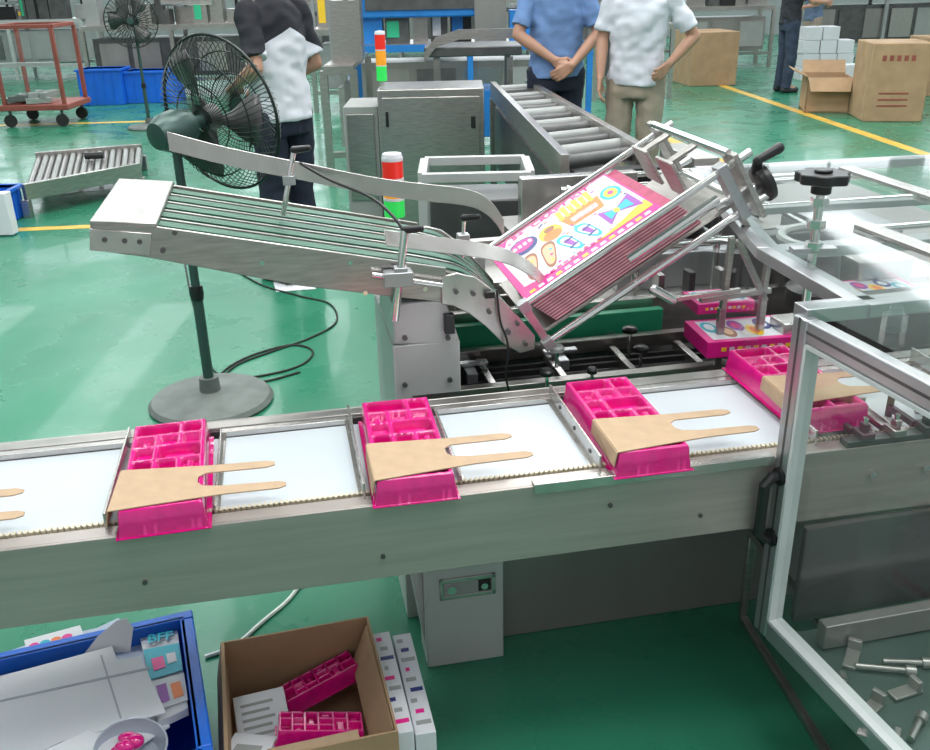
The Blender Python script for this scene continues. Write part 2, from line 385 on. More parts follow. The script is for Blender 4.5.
for u in (.24,.44): MB(CM).box(u,1.25,.76,u+.08,1.4,.86).build('valve_block',m_alu,sf,bevel=.003)
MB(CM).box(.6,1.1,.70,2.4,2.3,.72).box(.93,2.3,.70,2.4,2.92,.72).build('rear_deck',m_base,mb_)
for i,(u,v,w,d,h) in enumerate(((.98,.55,.12,.08,.10),(1.2,.6,.3,.1,.12),(.75,1.2,.5,.05,.12),(1.1,1.5,.3,.2,.15),(.8,1.9,.6,.05,.1),(1.45,.9,.1,.6,.1),(.72,1.45,.08,.4,.1),(.85,1.62,.12,.1,.2),(1.0,1.25,.05,.5,.22),(1.25,1.2,.05,.6,.18),(.66,2.1,.5,.06,.2),(1.3,2.0,.2,.3,.16),(1.6,1.3,.25,.4,.12),(1.0,2.45,.6,.08,.14),(1.5,2.3,.12,.4,.2),(1.35,.8,.18,.12,.17),(1.1,1.05,.4,.06,.2))):
    MB(CM).box(u,v,.64 if v<1 else .72,u+w,v+d,.72+h).build('station_block',[m_steel2,m_dsteel,m_alu,m_black,m_steel][i%5],mb_,bevel=.004)
rg=at(828,238,.97)
MB().tube([rg+V((.13*math.cos(a),.13*math.sin(a),0)) for a in [i*math.pi/14 for i in range(28)]],.014,8,True).build('ring_guide',m_lgrey,mb_)
MB().lathe(rg-zt*.2,(0,0,1),[(.10,0),(.10,.05),(.05,.06),(.04,.18),(0,.18)],24).build('ring_hub',m_dsteel,mb_)
for v,z in ((1.35,.93),(1.1,.9),(1.6,.96),(1.85,.92),(2.15,.90)): MB(CM).cyl((.75,v,z),(1.9,v,z),.012).build('guide_rod',m_chrome,mb_)
for u in (.78,1.05,1.4):
    MB(CM).cyl((u,1.1,.9),(u,1.85,.93),.009).build('cross_rod',m_chrome,mb_)
    MB(CM).cyl((u,1.12,.72),(u,1.12,.93),.012).build('upright_rod',m_chrome,mb_)
    MB(CM).lathe((u,1.6,.98),(0,0,1),[(.012,-.05),(.022,-.01),(.022,.01),(0,.012)],14).build('adjuster_knob',m_black,mb_)
for i in range(9):
    MB(CM).box(.80+i*.10,.98,.77,.82+i*.10,1.03,.84).build('guide_clip',m_dsteel if i%2 else m_steel2,mb_,bevel=.001)
# ---- hood A
zA=1.07
A=[at(862,307,zA),at(768,253,zA),at(697,172,zA),at(1120,150,zA),at(1120,280,zA)]
ha=thing('guard_hood','clear acrylic guard hood with aluminium frame at right, behind the door enclosure','machine guard',V((A[0].x,A[0].y,0)))
for a,b in ((0,1),(1,2),(2,3),(0,4)): pbar('top_frame',m_alu,ha,A[a],A[b],.055,.028)
pbar('cross_bar',m_alu,ha,at(768,253,zA),at(1100,228,zA),.05,.026);pbar('cross_bar',m_alu,ha,at(733,212,zA),at(1100,190,zA),.03,.02)
pbar('hinge_bar',m_steel2,ha,at(845,168,zA+.022),at(960,205,zA+.022),.05,.012)
pbar('hinge_bar',m_steel2,ha,at(862,225,zA+.022),at(960,262,zA+.022),.05,.012)
pbar('corner_post',m_alu,ha,A[2]-zt*.014,V((A[2].x,A[2].y,.72)),.03)
MB().quad([p+zt*.016 for p in A]).build('top_panel',m_glass,ha)
MB().quad([A[1]-zt*.014,A[2]-zt*.014,V((A[2].x,A[2].y,.74)),V((A[1].x,A[1].y,.74))]).build('side_panel',m_glassc,ha)
kb=at(812,258,zA+.02);kt=aty(822,180,kb.y)
sp=thing('hand_knob_spindle','black star knob on a vertical chrome spindle above the clear hood','hand knob',kb)
MB().cyl(kb+V((0,0,-.3)),V((kb.x,kb.y,kt.z)),.010).build('spindle',m_chrome,sp)
for z in (.02,.07,.12): MB().cyl(kb+V((0,0,z)),kb+V((0,0,z+.018)),.02,n=6).build('nut',m_chrome,sp)
MB().bar(kb+V((-.05,0,.02)),kb+V((.05,0,.02)),.03,.012).build('clamp_plate',m_alu,sp,bevel=.001)
kn=MB();n=7;pp=[]
for i in range(n*6):
    a=2*math.pi*i/(n*6);r=.055+.005*math.cos(n*a);pp.append(V((kb.x+r*math.cos(a),kb.y+r*math.sin(a),kt.z-.005)))
kn.prism(pp,(0,0,.022)).cyl((kb.x,kb.y,kt.z-.03),(kb.x,kb.y,kt.z),.022).cyl((kb.x,kb.y,kt.z+.017),(kb.x,kb.y,kt.z+.024),.02)
kn.build('star_knob',m_black,sp,bevel=.003)
# ---- hood B with door
zB=1.068
b0=at(800,313,zB);zb=.31
dirn=(at(930,380,zB)-b0).normalized()
b1=b0+dirn*.95
hb=thing('guard_enclosure','clear glazed machine guard with framed door and black handle in the right foreground','machine guard',V((b0.x,b0.y,0)))
back=b0+CU*1.1
pbar('top_frame',m_alu,hb,b0,back,.05,.03);pbar('top_frame',m_alu,hb,b1,b1+CU*.8,.035,.03)
MB().quad([b0+V((0,0,.018)),b1+V((0,0,.018)),b1+CU*1.0+V((0,0,.018)),back+V((0,0,.018))]).build('top_panel',m_glass,hb)
lt=at(893,330,zB+.018);MB().cyl(lt,lt+zt*.03,.022,n=6).cyl(lt+zt*.03,lt+zt*.045,.012).build('lid_latch',m_glassc,hb)
dr=MB()
vt=V((b0.x,b0.y,zb));vb1=V((b1.x,b1.y,zb))
side=dirn.cross(zt)
def dbar(mb,a,b,wd,th):
    d=(b-a);e=d.normalized();o=side;x=e.cross(o).normalized();mb.obox((a+b)/2,d/2,x*wd/2,o*th/2)
dbar(dr,b0+dirn*.022,vt+dirn*.022,.045,.03);dbar(dr,b0-zt*.022+dirn*.045,b1-zt*.022,.045,.03);dbar(dr,vt+zt*.022+dirn*.045,vb1+zt*.022,.045,.03);dbar(dr,b1,vb1,.045,.03)
door=dr.build('door',m_alu,hb,bevel=.004)
MB().quad([b0+dirn*.045-zt*.045,b1-zt*.045,vb1+zt*.045,vt+dirn*.045+zt*.045]).build('pane',m_glass2,door)
gk=MB();dbar(gk,b0+dirn*.05-zt*.05,vt+dirn*.05+zt*.05,.008,.034);dbar(gk,b0+dirn*.05-zt*.05,b1-zt*.05,.008,.034);dbar(gk,vt+dirn*.05+zt*.05,vb1+zt*.05,.008,.034)
gk.build('gasket',mat('white_gasket',(.62,.64,.64),.5),door)
gk=MB()
for s_ in (-1,1):
    dbar(gk,b0+dirn*.022+side*.0152*s_,vt+dirn*.022+side*.0152*s_,.006,.001)
    dbar(gk,b0-zt*.022+dirn*.045+side*.0152*s_,b1-zt*.022+side*.0152*s_,.006,.001)
gk.build('profile_groove',m_dsteel,door)
hc=b0+dirn*.024
ou=side*(1 if side.x<0 else -1)
zh1=aty(770,470,b0.y).z;zh0=aty(770,530,b0.y).z
hp=[V((hc.x,hc.y,zh1)),V((hc.x,hc.y,zh1))+ou*.05,V((hc.x,hc.y,zh0))+ou*.05,V((hc.x,hc.y,zh0))]
MB().tube([hp[0],hp[0]+ou*.035,hp[1]-zt*.015,hp[2]+zt*.015,hp[3]+ou*.035,hp[3]],.012,10).lathe(hp[0]+ou*.014,ou,[(.02,0),(.02,.006),(.012,.01)],14).lathe(hp[3]+ou*.014,ou,[(.02,0),(.02,.006),(.012,.01)],14).build('door_handle',m_black,door)
f0=at(742,620,0);f1=at(822,750,0);fd=(f1-f0).normalized();f1=f0+fd*1.1
MB().quad([f0,f1,f1+zt*.30,f0+zt*.30]).build('lower_panel',m_glass2,hb)
pbar('lower_frame',m_steel,hb,f0+zt*.01,f1+zt*.01,.02);pbar('lower_frame',m_steel,hb,f0+zt*.29,f1+zt*.29,.02);pbar('lower_post',m_steel,hb,f0+zt*.02,f0+zt*.28,.02)
dk=[V((b0.x+.06,b0.y-.05,.325)),V((b1.x+.05,b1.y,.325)),V((b1.x+1.1,b1.y+.2,.325)),V((b0.x+1.2,b0.y+.2,.325))]
MB().prism(dk,(0,0,-.012)).build('inner_deck',mat('deck_green_grey',(.10,.145,.13),.22,.4,.25,4),hb)
pbar('inner_rail',m_base,hb,V((b0.x+.10,b0.y-.10,.36)),V((b0.x+1.0,b0.y+.10,.36)),.03,.06)
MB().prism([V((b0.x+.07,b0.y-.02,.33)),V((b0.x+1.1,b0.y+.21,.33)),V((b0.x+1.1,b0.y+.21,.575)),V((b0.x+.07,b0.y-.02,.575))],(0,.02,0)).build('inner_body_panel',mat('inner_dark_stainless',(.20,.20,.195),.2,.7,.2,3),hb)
for i,(px,py,a,l,kind) in enumerate(((852,655,60,.08,0),(880,668,-10,.10,1),(902,662,-5,.08,1),(873,705,40,.06,0),(905,690,20,.07,0),(880,735,-30,.08,0),(845,690,80,.05,1),(915,730,50,.06,1))):
    c=at(px,py,.335);d=V((math.cos(R_(a)),math.sin(R_(a)),0))
    if kind==0:
        o=MB().obox(c-zt*.005,d*l/2,d.cross(zt)*.014,zt*.004).obox(c+d*l*.35+zt*.008,d*.006,d.cross(zt)*.014,zt*.014).build('angle_bracket',m_base,None,bevel=.002)
        tag(o,'small bent steel bracket lying on deck behind door, '+{0:'upper left one',3:'centre one below the rods',4:'one nearest the right edge',5:'lowest one'}[i],'bracket','loose tooling behind the door')
    else:
        o=MB().cyl(c-d*l/2,c+d*l/2,.007).cyl(c+d*l/2,c+d*(l/2+.02),.012).build('steel_rod',m_steel,None)
        tag(o,'short chrome rod with collar lying on deck behind door, '+{1:'upper of the pair',2:'upper right one',6:'leftmost one',7:'bottom right one'}[i],'rod','loose tooling behind the door')
MB(CM).box(.83,.0,.752,1.5,.03,.765).build('clamp_track',m_dsteel,mb_,bevel=.001)
for i in range(7):
    u=.86+i*.075
    MB(CM).box(u,-.006,.765,u+.03,.036,.782).box(u+.008,.005,.782,u+.022,.025,.80).build('clamp_assembly',[m_dsteel,m_steel,m_dsteel][i%3],mb_,bevel=.002)
    MB(CM).cyl((u+.015,.015,.80),(u+.015,.015,.812),.006).build('clamp_pin',m_chrome,mb_)
    MB(CM).box(u,.04,.76,u+.012,.13,.775).cyl((u+.006,.13,.745),(u+.006,.13,.80),.008).build('push_finger',m_steel if i%2 else m_dsteel,mb_,bevel=.001)
for i in range(4):
    u=.90+i*.13;MB(CM).cyl((u,-.001,.68),(u,-.008,.68),.008,n=6).build('rail_bolt',m_chrome,mb_)
# ================================================================ FEEDER
v0,v1=.60,1.06
fd_=thing('inclined_belt_feeder','tilted stainless belt feeder with green belts descending from left to right','belt feeder',CM@V((-.05,.8,0)))
npx=[(90,222),(152,226),(300,247),(446,268),(447,303),(300,286),(150,258),(90,250)]
NP=[pv(x,y,v0) for x,y in npx]
def sh(p,dv=0,dz=0,du=0): return V((p.x+du,p.y+dv,p.z+dz))
MB(CM).prism(NP,(0,.008,0)).build('side_plate',m_steel,fd_,bevel=.002)
MB(CM).prism([sh(p,v1-v0) for p in NP],(0,.008,0)).build('side_plate',m_steel,fd_,bevel=.002)
a,b=NP[1],NP[3];dn=(b-a).normalized();nn=V((-dn.z,0,dn.x));nn=nn if nn.z>0 else -nn
W_=v1-v0
path=[V((a.x,0,a.z)).lerp(V((b.x,0,b.z)),f)-nn*.004 for f in (0,.3,.6,.85)]
path+=[V((p.x,0,p.z)) for p in [pv(x,y,v0) for x,y in ((447,271),(468,277),(488,290),(506,307),(520,322))]]
path=smooth(path,6)
def bp_(vv,dz=0): return [V((p.x,v0+vv,p.z+dz)) for p in path]
MB(CM).ribbon(bp_(W_/2,-.010),(0,W_-.012,0),.010).build('belt_bed',m_belt,fd_)
for i in range(5):
    vv=.055+i*(W_-.10)/4
    MB(CM).ribbon(bp_(vv,-.002),(0,.044,0),.004).build('belt',m_gbelt,fd_)
for i in range(4):
    vv=.055+(i+.5)*(W_-.10)/4
    MB(CM).ribbon(bp_(vv,-.002),(0,.012,0),.003).build('divider_strip',m_steel,fd_)
e0,e1=NP[0],NP[1]
MB(CM).prism([sh(e0,-.004,.004),sh(e1,-.004,.006,.01),sh(e1,-.004,-.004,.01),sh(e0,-.004,-.006)],(0,W_+.018,0)).build('end_cover',m_steel,fd_,bevel=.002)
MB(CM).prism([sh(NP[0],0,0),sh(NP[7],0,0),sh(NP[7],0,0,.008),sh(NP[0],0,0,.008)],(0,W_,0)).build('end_plate',m_steel,fd_,bevel=.001)
sq=lambda x,y:pv(x,y,v0)
MB(CM).prism([sq(90,228),sq(152,233),sq(150,255),sq(90,250)],(0,-.006,0)).build('bearing_block',m_steel2,fd_,bevel=.002)
for px,py in ((105,239),(125,240),(140,241),(163,250),(175,232),(262,262),(365,292),(425,288),(350,262),(408,268)):
    q=sq(px,py);MB(CM).cyl((q.x,v0-.001,q.z),(q.x,v0-.009,q.z),.006,n=8).build('screw',m_dsteel if px<200 else m_chrome,fd_)
tpx=((441,276),(456,272),(474,276),(492,289),(508,305),(522,320),(534,334),(534,348),(519,352),(502,342),(486,326),(468,312),(453,305),(441,303))
tp=[sq(x,y) for x,y in tpx]
MB(CM).prism(tp,(0,-.010,0)).build('curved_side_plate',m_steel2,fd_,bevel=.002)
MB(CM).prism([sh(p,W_) for p in tp],(0,.010,0)).build('curved_side_plate',m_steel2,fd_,bevel=.002)
for px,py,r in ((455,290,.006),(472,292,.006),(488,310,.006),(507,330,.007),(524,342,.006),(516,322,.005)):
    q=sq(px,py);MB(CM).cyl((q.x,v0-.01,q.z),(q.x,v0-.018,q.z),r,n=8).build('screw',m_dsteel,fd_)
q=sq(518,334);MB(CM).cyl((q.x,v0+.01,q.z-.01),(q.x,v1-.01,q.z-.01),.016).build('roller',m_black,fd_)
def bandpts(l,v): return smooth([pv(x,y,v) for x,y in l],4)
g1=bandpts(((168,141),(230,157),(300,171),(375,186),(430,193),(458,196),(478,201),(493,212),(504,228)),.86)
MB(CM).ribbon(g1,(0,.0,.046),.004).build('guide_band',m_steel2,fd_,bevel=.001)
g2=bandpts(((385,238),(440,245),(478,250),(508,257),(530,269),(546,285),(556,304)),.66)
MB(CM).ribbon(g2,(0,.02,.035),.004).build('guide_band',m_steel2,fd_,bevel=.001)
def clamp(px0,py0,px1,py1,v,r=.007,kn=True):
    p0,p1=pv(px0,py0,v),pv(px1,py1,v)
    MB(CM).cyl(p0,p1,r).build('clamp_rod',m_chrome,fd_)
    m_=(p0*.45+p1*.55);MB(CM).obox(m_,(.016,0,0),(0,.016,0),(0,0,.012)).build('clamp_block',m_alu,fd_,bevel=.002)
    if kn: MB(CM).cap(p1,p1+V((.035,-.02,.006)),.010,.008).build('lever_knob',m_black,fd_)
clamp(283,215,294,150,.86);clamp(395,320,405,230,v0-.03,.010);clamp(462,262,464,218,.86,.005)
q=pv(398,278,v0-.03);MB(CM).obox(q,(.035,0,0),(0,.02,0),(0,0,.018)).build('mount_block',m_alu,fd_,bevel=.003)
p0=pv(372,275,v0-.02);MB(CM).cyl(p0,pv(442,285,v0-.02),.008).build('cross_rod',m_chrome,fd_)
MB(CM).tube(smooth([pv(300,163,.86),pv(330,180,.8),pv(372,198,.7),pv(398,222,.62),pv(404,236,.6)],4),.004).build('air_hose',m_black,fd_)
c0=pv(392,345,.66);c1=pv(440,345,.66)
MB(CM).box(c0.x,.66,.86,c1.x,.86,.985).build('column',m_lgrey,fd_,bevel=.006)
c0=pv(393,350,.60);c1=pv(461,350,.60)
MB(CM).box(c0.x,.60,0,c1.x-.002,1.04,c0.z+.01).build('base_cabinet',m_lgrey,fd_,bevel=.004)
MB(CM).prism([pv(393,345,.6),pv(461,345,.6),V((pv(445,305,.62).x,.6,c0.z+.12)),V((pv(392,305,.62).x,.6,c0.z+.12))],(0,.3,0)).build('column_foot',m_lgrey,fd_,bevel=.006)
for px,py in ((405,338),(448,338),(405,385),(450,380)):
    q=pv(px,py,.595);MB(CM).cyl((q.x,.60,q.z),(q.x,.592,q.z),.007,n=6).build('bolt',m_dsteel,fd_)
q=pv(448,325,.59);MB(CM).box(q.x-.01,.575,q.z-.02,q.x+.015,.60,q.z+.03).build('small_junction_box',m_black,fd_,bevel=.002)
MB(CM).tube(smooth([pv(497,290,.58),pv(500,320,.57),pv(508,345,.56),pv(506,375,.56),pv(510,395,.56)],4),.003).build('sensor_cable',m_black,fd_)
q=pv(489,294,.585);MB(CM).obox(q,(.012,0,0),(0,.012,0),(0,0,.008)).build('sensor',m_black,fd_,bevel=.001)
# ================================================================ MAGAZINE
k0=pv(525,300,.62);k1=pv(662,207,.62)
D=(k1-k0).normalized();NN=V((D.z,0,-D.x));LEN=(k1-k0).length;CW=.44
mg=thing('carton_magazine','chrome-railed inclined carton magazine with black crank at its top end','magazine',CM@V((.5,.8,0)))
TH=.0082;NS=12;ST=.0035
TT=TH*NS
def mp_(a,b,v): q=k0+D*a+NN*b;return V((q.x,v,q.z))
base=k0+NN*(TT+.002)
MB(CM).prism([base-D*.02,base+D*(LEN+.17),base+D*(LEN+.17)+NN*.010,base-D*.02+NN*.010],(0,CW-.01,0)).build('ramp_plate',m_steel,mg,bevel=.001)
def rodd(a0,a1,b,v,r=.008,nm='guide_rod'): MB(CM).cyl(mp_(a0,b,v),mp_(a1,b,v),r).build(nm,m_chrome,mg)
VN,VF=.592,1.082
rodd(-.02,LEN+.25,-.002,VN,.0105);rodd(-.02,LEN+.25,TT+.025,VN,.0105);rodd(.27,LEN+.12,TT*.5,.575,.014)
rodd(.02,LEN+.25,-.002,VF,.0105);rodd(-.02,LEN+.25,TT+.025,VF,.0105)
MB(CM).obox(mp_(-.012,TT*.5+.012,VN),D*.010,(0,.006,0),NN*(TT*.5+.025)).build('side_bracket',m_steel2,mg,bevel=.001)
for b_ in (-.002,TT+.025): MB(CM).obox(mp_(-.012,b_,VN-.004),D*.015,(0,.014,0),NN*.014).build('rod_clamp',m_alu,mg,bevel=.002)
for v in (VN,VF):
    MB(CM).obox(mp_(LEN+.20,TT*.5+.01,v),D*.007,(0,.04,0),NN*(TT*.5+.045)).build('end_plate',m_steel,mg,bevel=.002)
MB(CM).obox(mp_(LEN+.165,TT*.5+.01,VN),D*.014,(0,.02,0),NN*(TT*.5+.03)).build('end_block',m_alu,mg,bevel=.002)
for b_ in (-.03,TT+.03): MB(CM).cyl(mp_(LEN+.20,b_,VN),mp_(LEN+.20,b_,VF),.011).build('cross_rod',m_chrome,mg)
for v in (.78,.96): 
    MB(CM).obox(mp_(LEN+.10,.015,v),D*.005,(0,.055,0),NN*.055).build('stop_plate',m_steel,mg,bevel=.002)
    MB(CM).obox(mp_(LEN+.145,-.025,v),D*.045,(0,.016,0),NN*.005).build('stop_arm',m_steel,mg,bevel=.002)
for x0,y0,x1,y1 in ((732,238,722,312),(734,205,768,262),(768,262,762,300),(700,300,770,290),(738,240,765,300)):
    pbar('support_bracket',m_steel,mg,pv(x0,y0,.6),pv(x1,y1,.6),.014,.018,(0,1,0),.001,CM)
for x,y in ((722,308),(763,298)):
    q=pv(x,y,.6);pbar('support_post',m_steel,mg,q,V((q.x,.6,.70)),.018,.018,(0,1,0),.001,CM)
MB(CM).cap(pv(653,289,.58),pv(672,300,.58),.013,.013).build('clamp_rod',m_chrome,mg)
pbar('lower_arm',m_steel2,mg,pv(668,300,.58),pv(740,290,.58),.012,.012,(0,1,0),.001,CM)
hq=pv(762,183,.62);hs=pv(716,208,.62)
MB(CM).cyl(hs,hq,.011).build('crank_shaft',m_chrome,mg)
ax=(hq-hs).normalized()
MB(CM).lathe(hq,ax,[(.02,-.02),(.045,-.012),(.052,0),(.050,.014),(.03,.022),(0,.024)],26).build('crank_wheel',m_black,mg)
MB(CM).cap(hq+V((-.02,0,.03)),pv(758,160,.60),.014,.012).cap(pv(757,161,.6),pv(779,148,.60),.011,.014).build('crank_handle',m_black,mg)
# ---- cartons stack
def art(par,T):
    def poly(pts,m,nm,z=.0004,t=.0003):
        MB(T).prism([(x*LEN,y*CW,z) for x,y in pts],(0,0,t)).build(nm,m,par)
    def circ(cx,cy,rx,ry,n=24,rot=0):
        o=[]
        for i in range(n):
            a=2*math.pi*i/n;x=rx*math.cos(a);y=ry*math.sin(a);c,s=math.cos(R_(rot)),math.sin(R_(rot));o.append((cx+x*c-y*s,cy+x*s+y*c))
        return o
    def sole(cx,cy,s,rot):
        o=[]
        for i in range(24):
            a=2*math.pi*i/24;y=.17*s*math.sin(a);x=(.052+.014*math.sin(a)-.010*math.cos(2*a))*s*math.cos(a);c,q=math.cos(R_(rot)),math.sin(R_(rot));o.append((cx+x*c-y*q,cy+x*q+y*c))
        return o
    poly([(.05,.16),(.30,.10),(.985,.12),(.985,.975),(.16,.975),(.04,.70)],m_paper,'white_print_panel')
    poly([(.55,.10),(.985,.10),(.985,.24),(.80,.17)],m_yel,'corner_print',.0006)
    for cx in (.17,.31): poly(sole(cx,.36,1.15,-12),m_brn,'brown_print',.0008);poly(sole(cx,.36,.9,-12),m_tan,'tan_print',.0012)
    for i in range(6): poly(circ(.15+.14*(i%2)+.01*i,.26+.08*(i//2),.012,.014),[m_pinkp,m_yel,m_teal][i%3],'sole_dot_print',.0016)
    for cx in (.46,.60): poly(sole(cx,.33,1.0,10),m_teal,'teal_print',.0008);poly(sole(cx,.33,.74,10),m_paper,'sole_print',.0012);poly(sole(cx,.33,.45,10),m_prp,'sole_spot_print',.0016)
    for i in range(4): poly([(.43+.14*(i%2),.24+.12*(i//2)),(.50+.14*(i%2),.26+.12*(i//2)),(.50+.14*(i%2),.28+.12*(i//2)),(.43+.14*(i%2),.26+.12*(i//2))],m_navy,'strap_print',.0019)
    poly([(.55,.53),(.80,.51),(.83,.73),(.52,.75)],m_org,'orange_print',.0008)
    for i in range(6): poly([(.53+i*.047,.71),(.56+i*.047,.71),(.575+i*.047,.88+.03*(i%2)),(.535+i*.047,.89+.03*(i%2))],m_yel,'yellow_print',.0012)
    poly([(.58,.57),(.78,.56),(.78,.65),(.58,.66)],m_red,'band_print',.0012);poly([(.62,.595),(.74,.59),(.74,.625),(.62,.63)],m_paper,'band_text_print',.0016)
    poly([(.72,.19),(.82,.31),(.96,.19),(.96,.47),(.82,.37),(.72,.47)],m_prp,'bow_print',.0010)
    poly([(.75,.26),(.82,.32),(.92,.26),(.92,.41),(.82,.36),(.75,.41)],m_teal,'bow_centre_print',.0014);poly(circ(.82,.34,.02,.04),m_yel,'bow_knot_print',.0018)
    poly(circ(.90,.64,.07,.12),m_teal,'round_print',.0008);poly(circ(.90,.64,.045,.08),m_yel,'round_centre_print',.0012);poly(circ(.90,.64,.02,.035),m_pinkp,'round_spot_print',.0016)
    poly(circ(.42,.65,.085,.13),m_yel,'cup_print',.0008);poly(circ(.42,.60,.07,.08),m_org,'cup_band_print',.0012);poly(circ(.43,.71,.04,.04),m_brn,'cup_spot_print',.0016)
    poly(circ(.22,.72,.11,.13),m_navy,'badge_print',.0008);poly(circ(.22,.74,.085,.09),m_pinkp,'badge_centre_print',.0012)
    for i in range(4): poly([(.15+i*.04,.72),(.175+i*.04,.72),(.175+i*.04,.77),(.15+i*.04,.77)],m_paper,'badge_text_print',.0016)
    rr=random.Random(5);cs=[m_prp,m_teal,m_yel,m_org,m_pinkp,m_navy]
    for i in range(34):
        x,y=rr.uniform(.08,.96),rr.choice([rr.uniform(.13,.2),rr.uniform(.47,.56),rr.uniform(.80,.90),rr.uniform(.5,.9)]);poly(circ(x,y,rr.uniform(.006,.018),rr.uniform(.008,.02),6,rr.uniform(0,90)),cs[i%6],'confetti_print',.00055+.00003*i,.0001)
    poly([(.0,.0),(1,.0),(1,.085),(.0,.085)],m_pinkp,'border_print',.0004)
    for i in range(14): poly([(.05+i*.065,.025),(.05+i*.065+.045,.025),(.05+i*.065+.04,.062),(.05+i*.065+.005,.062)],m_paper if i%3 else m_yel,'small_lettering',.0008)
    for i in range(9): poly([(.18+i*.05,.108),(.215+i*.05,.108),(.215+i*.05,.13),(.18+i*.05,.13)],m_pinkp,'small_lettering',.0022)
    text('5+  CRAFT KIT','lettering',m_pinkp,par,T@V((LEN*.52,CW*.935,.0024)),T.to_3x3()@V((1,0,0)),T.to_3x3()@V((0,1,0)),.042,None,.0008)
def local_frame(orig,xd,yd):
    xd=V(xd).normalized();yd=V(yd).normalized();z=xd.cross(yd);T=Matrix((xd,yd,z)).transposed().to_4x4();T.translation=orig;return T
DW=(CM.to_3x3()@D);first=None
for i in range(NS):
    o0=k0+NN*(TH*i)+D*(ST*i)
    T=local_frame(CM@o0,DW,CV)
    if i==0:
        t=thing('flat_carton','topmost pink printed carton face-up on the tilted magazine stack','carton',CM@o0,'flat cartons in the magazine')
        MB(T).box(0,0,-TH*.9,LEN,CW,0).build('carton_sheet',m_pinkp,t,bevel=.001)
        art(t,T)
    elif i==1:
        t=MB(T).box(0,0,-TH*.97,LEN+.03,CW,0).build('flat_carton',m_pinkd,None,bevel=.0005)
        tag(t,'flat carton seen edge-on within the tilted magazine stack below the top one','carton','flat cartons in the magazine')
        MB(T).box(-.0006,-.0008,-TH*.65,LEN+.0306,CW+.0006,-TH*.15).build('board_edge',m_edge,t)
        first=t;dl=CM.to_3x3()@(NN*TH+D*ST)
    else:
        c=copy_tree(first);c.location=dl*(i-1)
def gamebox(px,py,z,w,d,h,rot,label):
    c=at(px,py,z);t=thing('printed_box',label,'box',V((c.x,c.y,z-h)),'pink boxes beyond the magazine')
    T=Matrix.Translation(c)@Matrix.Rotation(ang+R_(rot),4,'Z')
    MB(T).box(-w/2,-d/2,-h,w/2,d/2,0).build('carton_body',m_pinkp,t,bevel=.001)
    MB(T).box(-w*.42,-d*.40,0,w*.44,d*.42,.0006).build('white_print_panel',m_paper,t)
    for i in range(6):
        x=-w*.34+i*w*.135;y=(-1)**i*d*.12
        MB(T).prism([(x+w*.075*math.cos(a),y+d*.24*math.sin(a),.0008+.0001*i) for a in [j*math.pi/8 for j in range(16)]],(0,0,.0004)).build('picture_print',[m_teal,m_brn,m_prp,m_yel,m_navy,m_teal][i],t)
        MB(T).prism([(x+w*.045*math.cos(a),y+d*.14*math.sin(a),.0018) for a in [j*math.pi/8 for j in range(16)]],(0,0,.0004)).build('picture_print',[m_paper,m_tan,m_pinkp,m_org,m_paper,m_paper][i],t)
    for i in range(9): MB(T).box(-w*.36+i*w*.08,-d/2-.0008,-h*.62,-w*.36+i*w*.08+w*.05,-d/2,-h*.38).build('small_lettering',m_paper if i%2 else m_yel,t)
gamebox(745,328,.79,.28,.17,.045,-3,'pink printed box lying on guides between magazine and door post')
gamebox(718,296,.83,.17,.12,.03,-2,'pink printed box behind the triangular bracket of the magazine')
gamebox(868,287,.83,.28,.14,.04,0,'pink printed box seen through the clear hood at right')
# ================================================================ SIGNAL TOWERS
def tower(name_label,base,h,r,cols,pole,rf=.93):
    t=thing('signal_tower',name_label,'signal light',base)
    MB().cyl(base,base+V((0,0,pole)),r*.45).build('pole',m_lgrey,t)
    z=pole
    for m in cols:
        MB().cyl(base+V((0,0,z)),base+V((0,0,z+h*rf)),r,n=22).build('lens',m,t)
        MB().cyl(base+V((0,0,z+h*rf)),base+V((0,0,z+h)),r*1.03,n=22).build('ring',m_paper,t);z+=h
    MB().lathe(base+V((0,0,z)),(0,0,1),[(r*1.03,0),(r*.9,r*.4),(0,r*.5)]).build('cap',m_paper,t)
pb=aty(396,238,2.95)
tower('red amber and green signal light standing just behind the tilted feeder belt',V((pb.x,2.95,0)),.062,.033,[m_grn,m_amb,m_red],aty(396,216,2.95).z,.86)
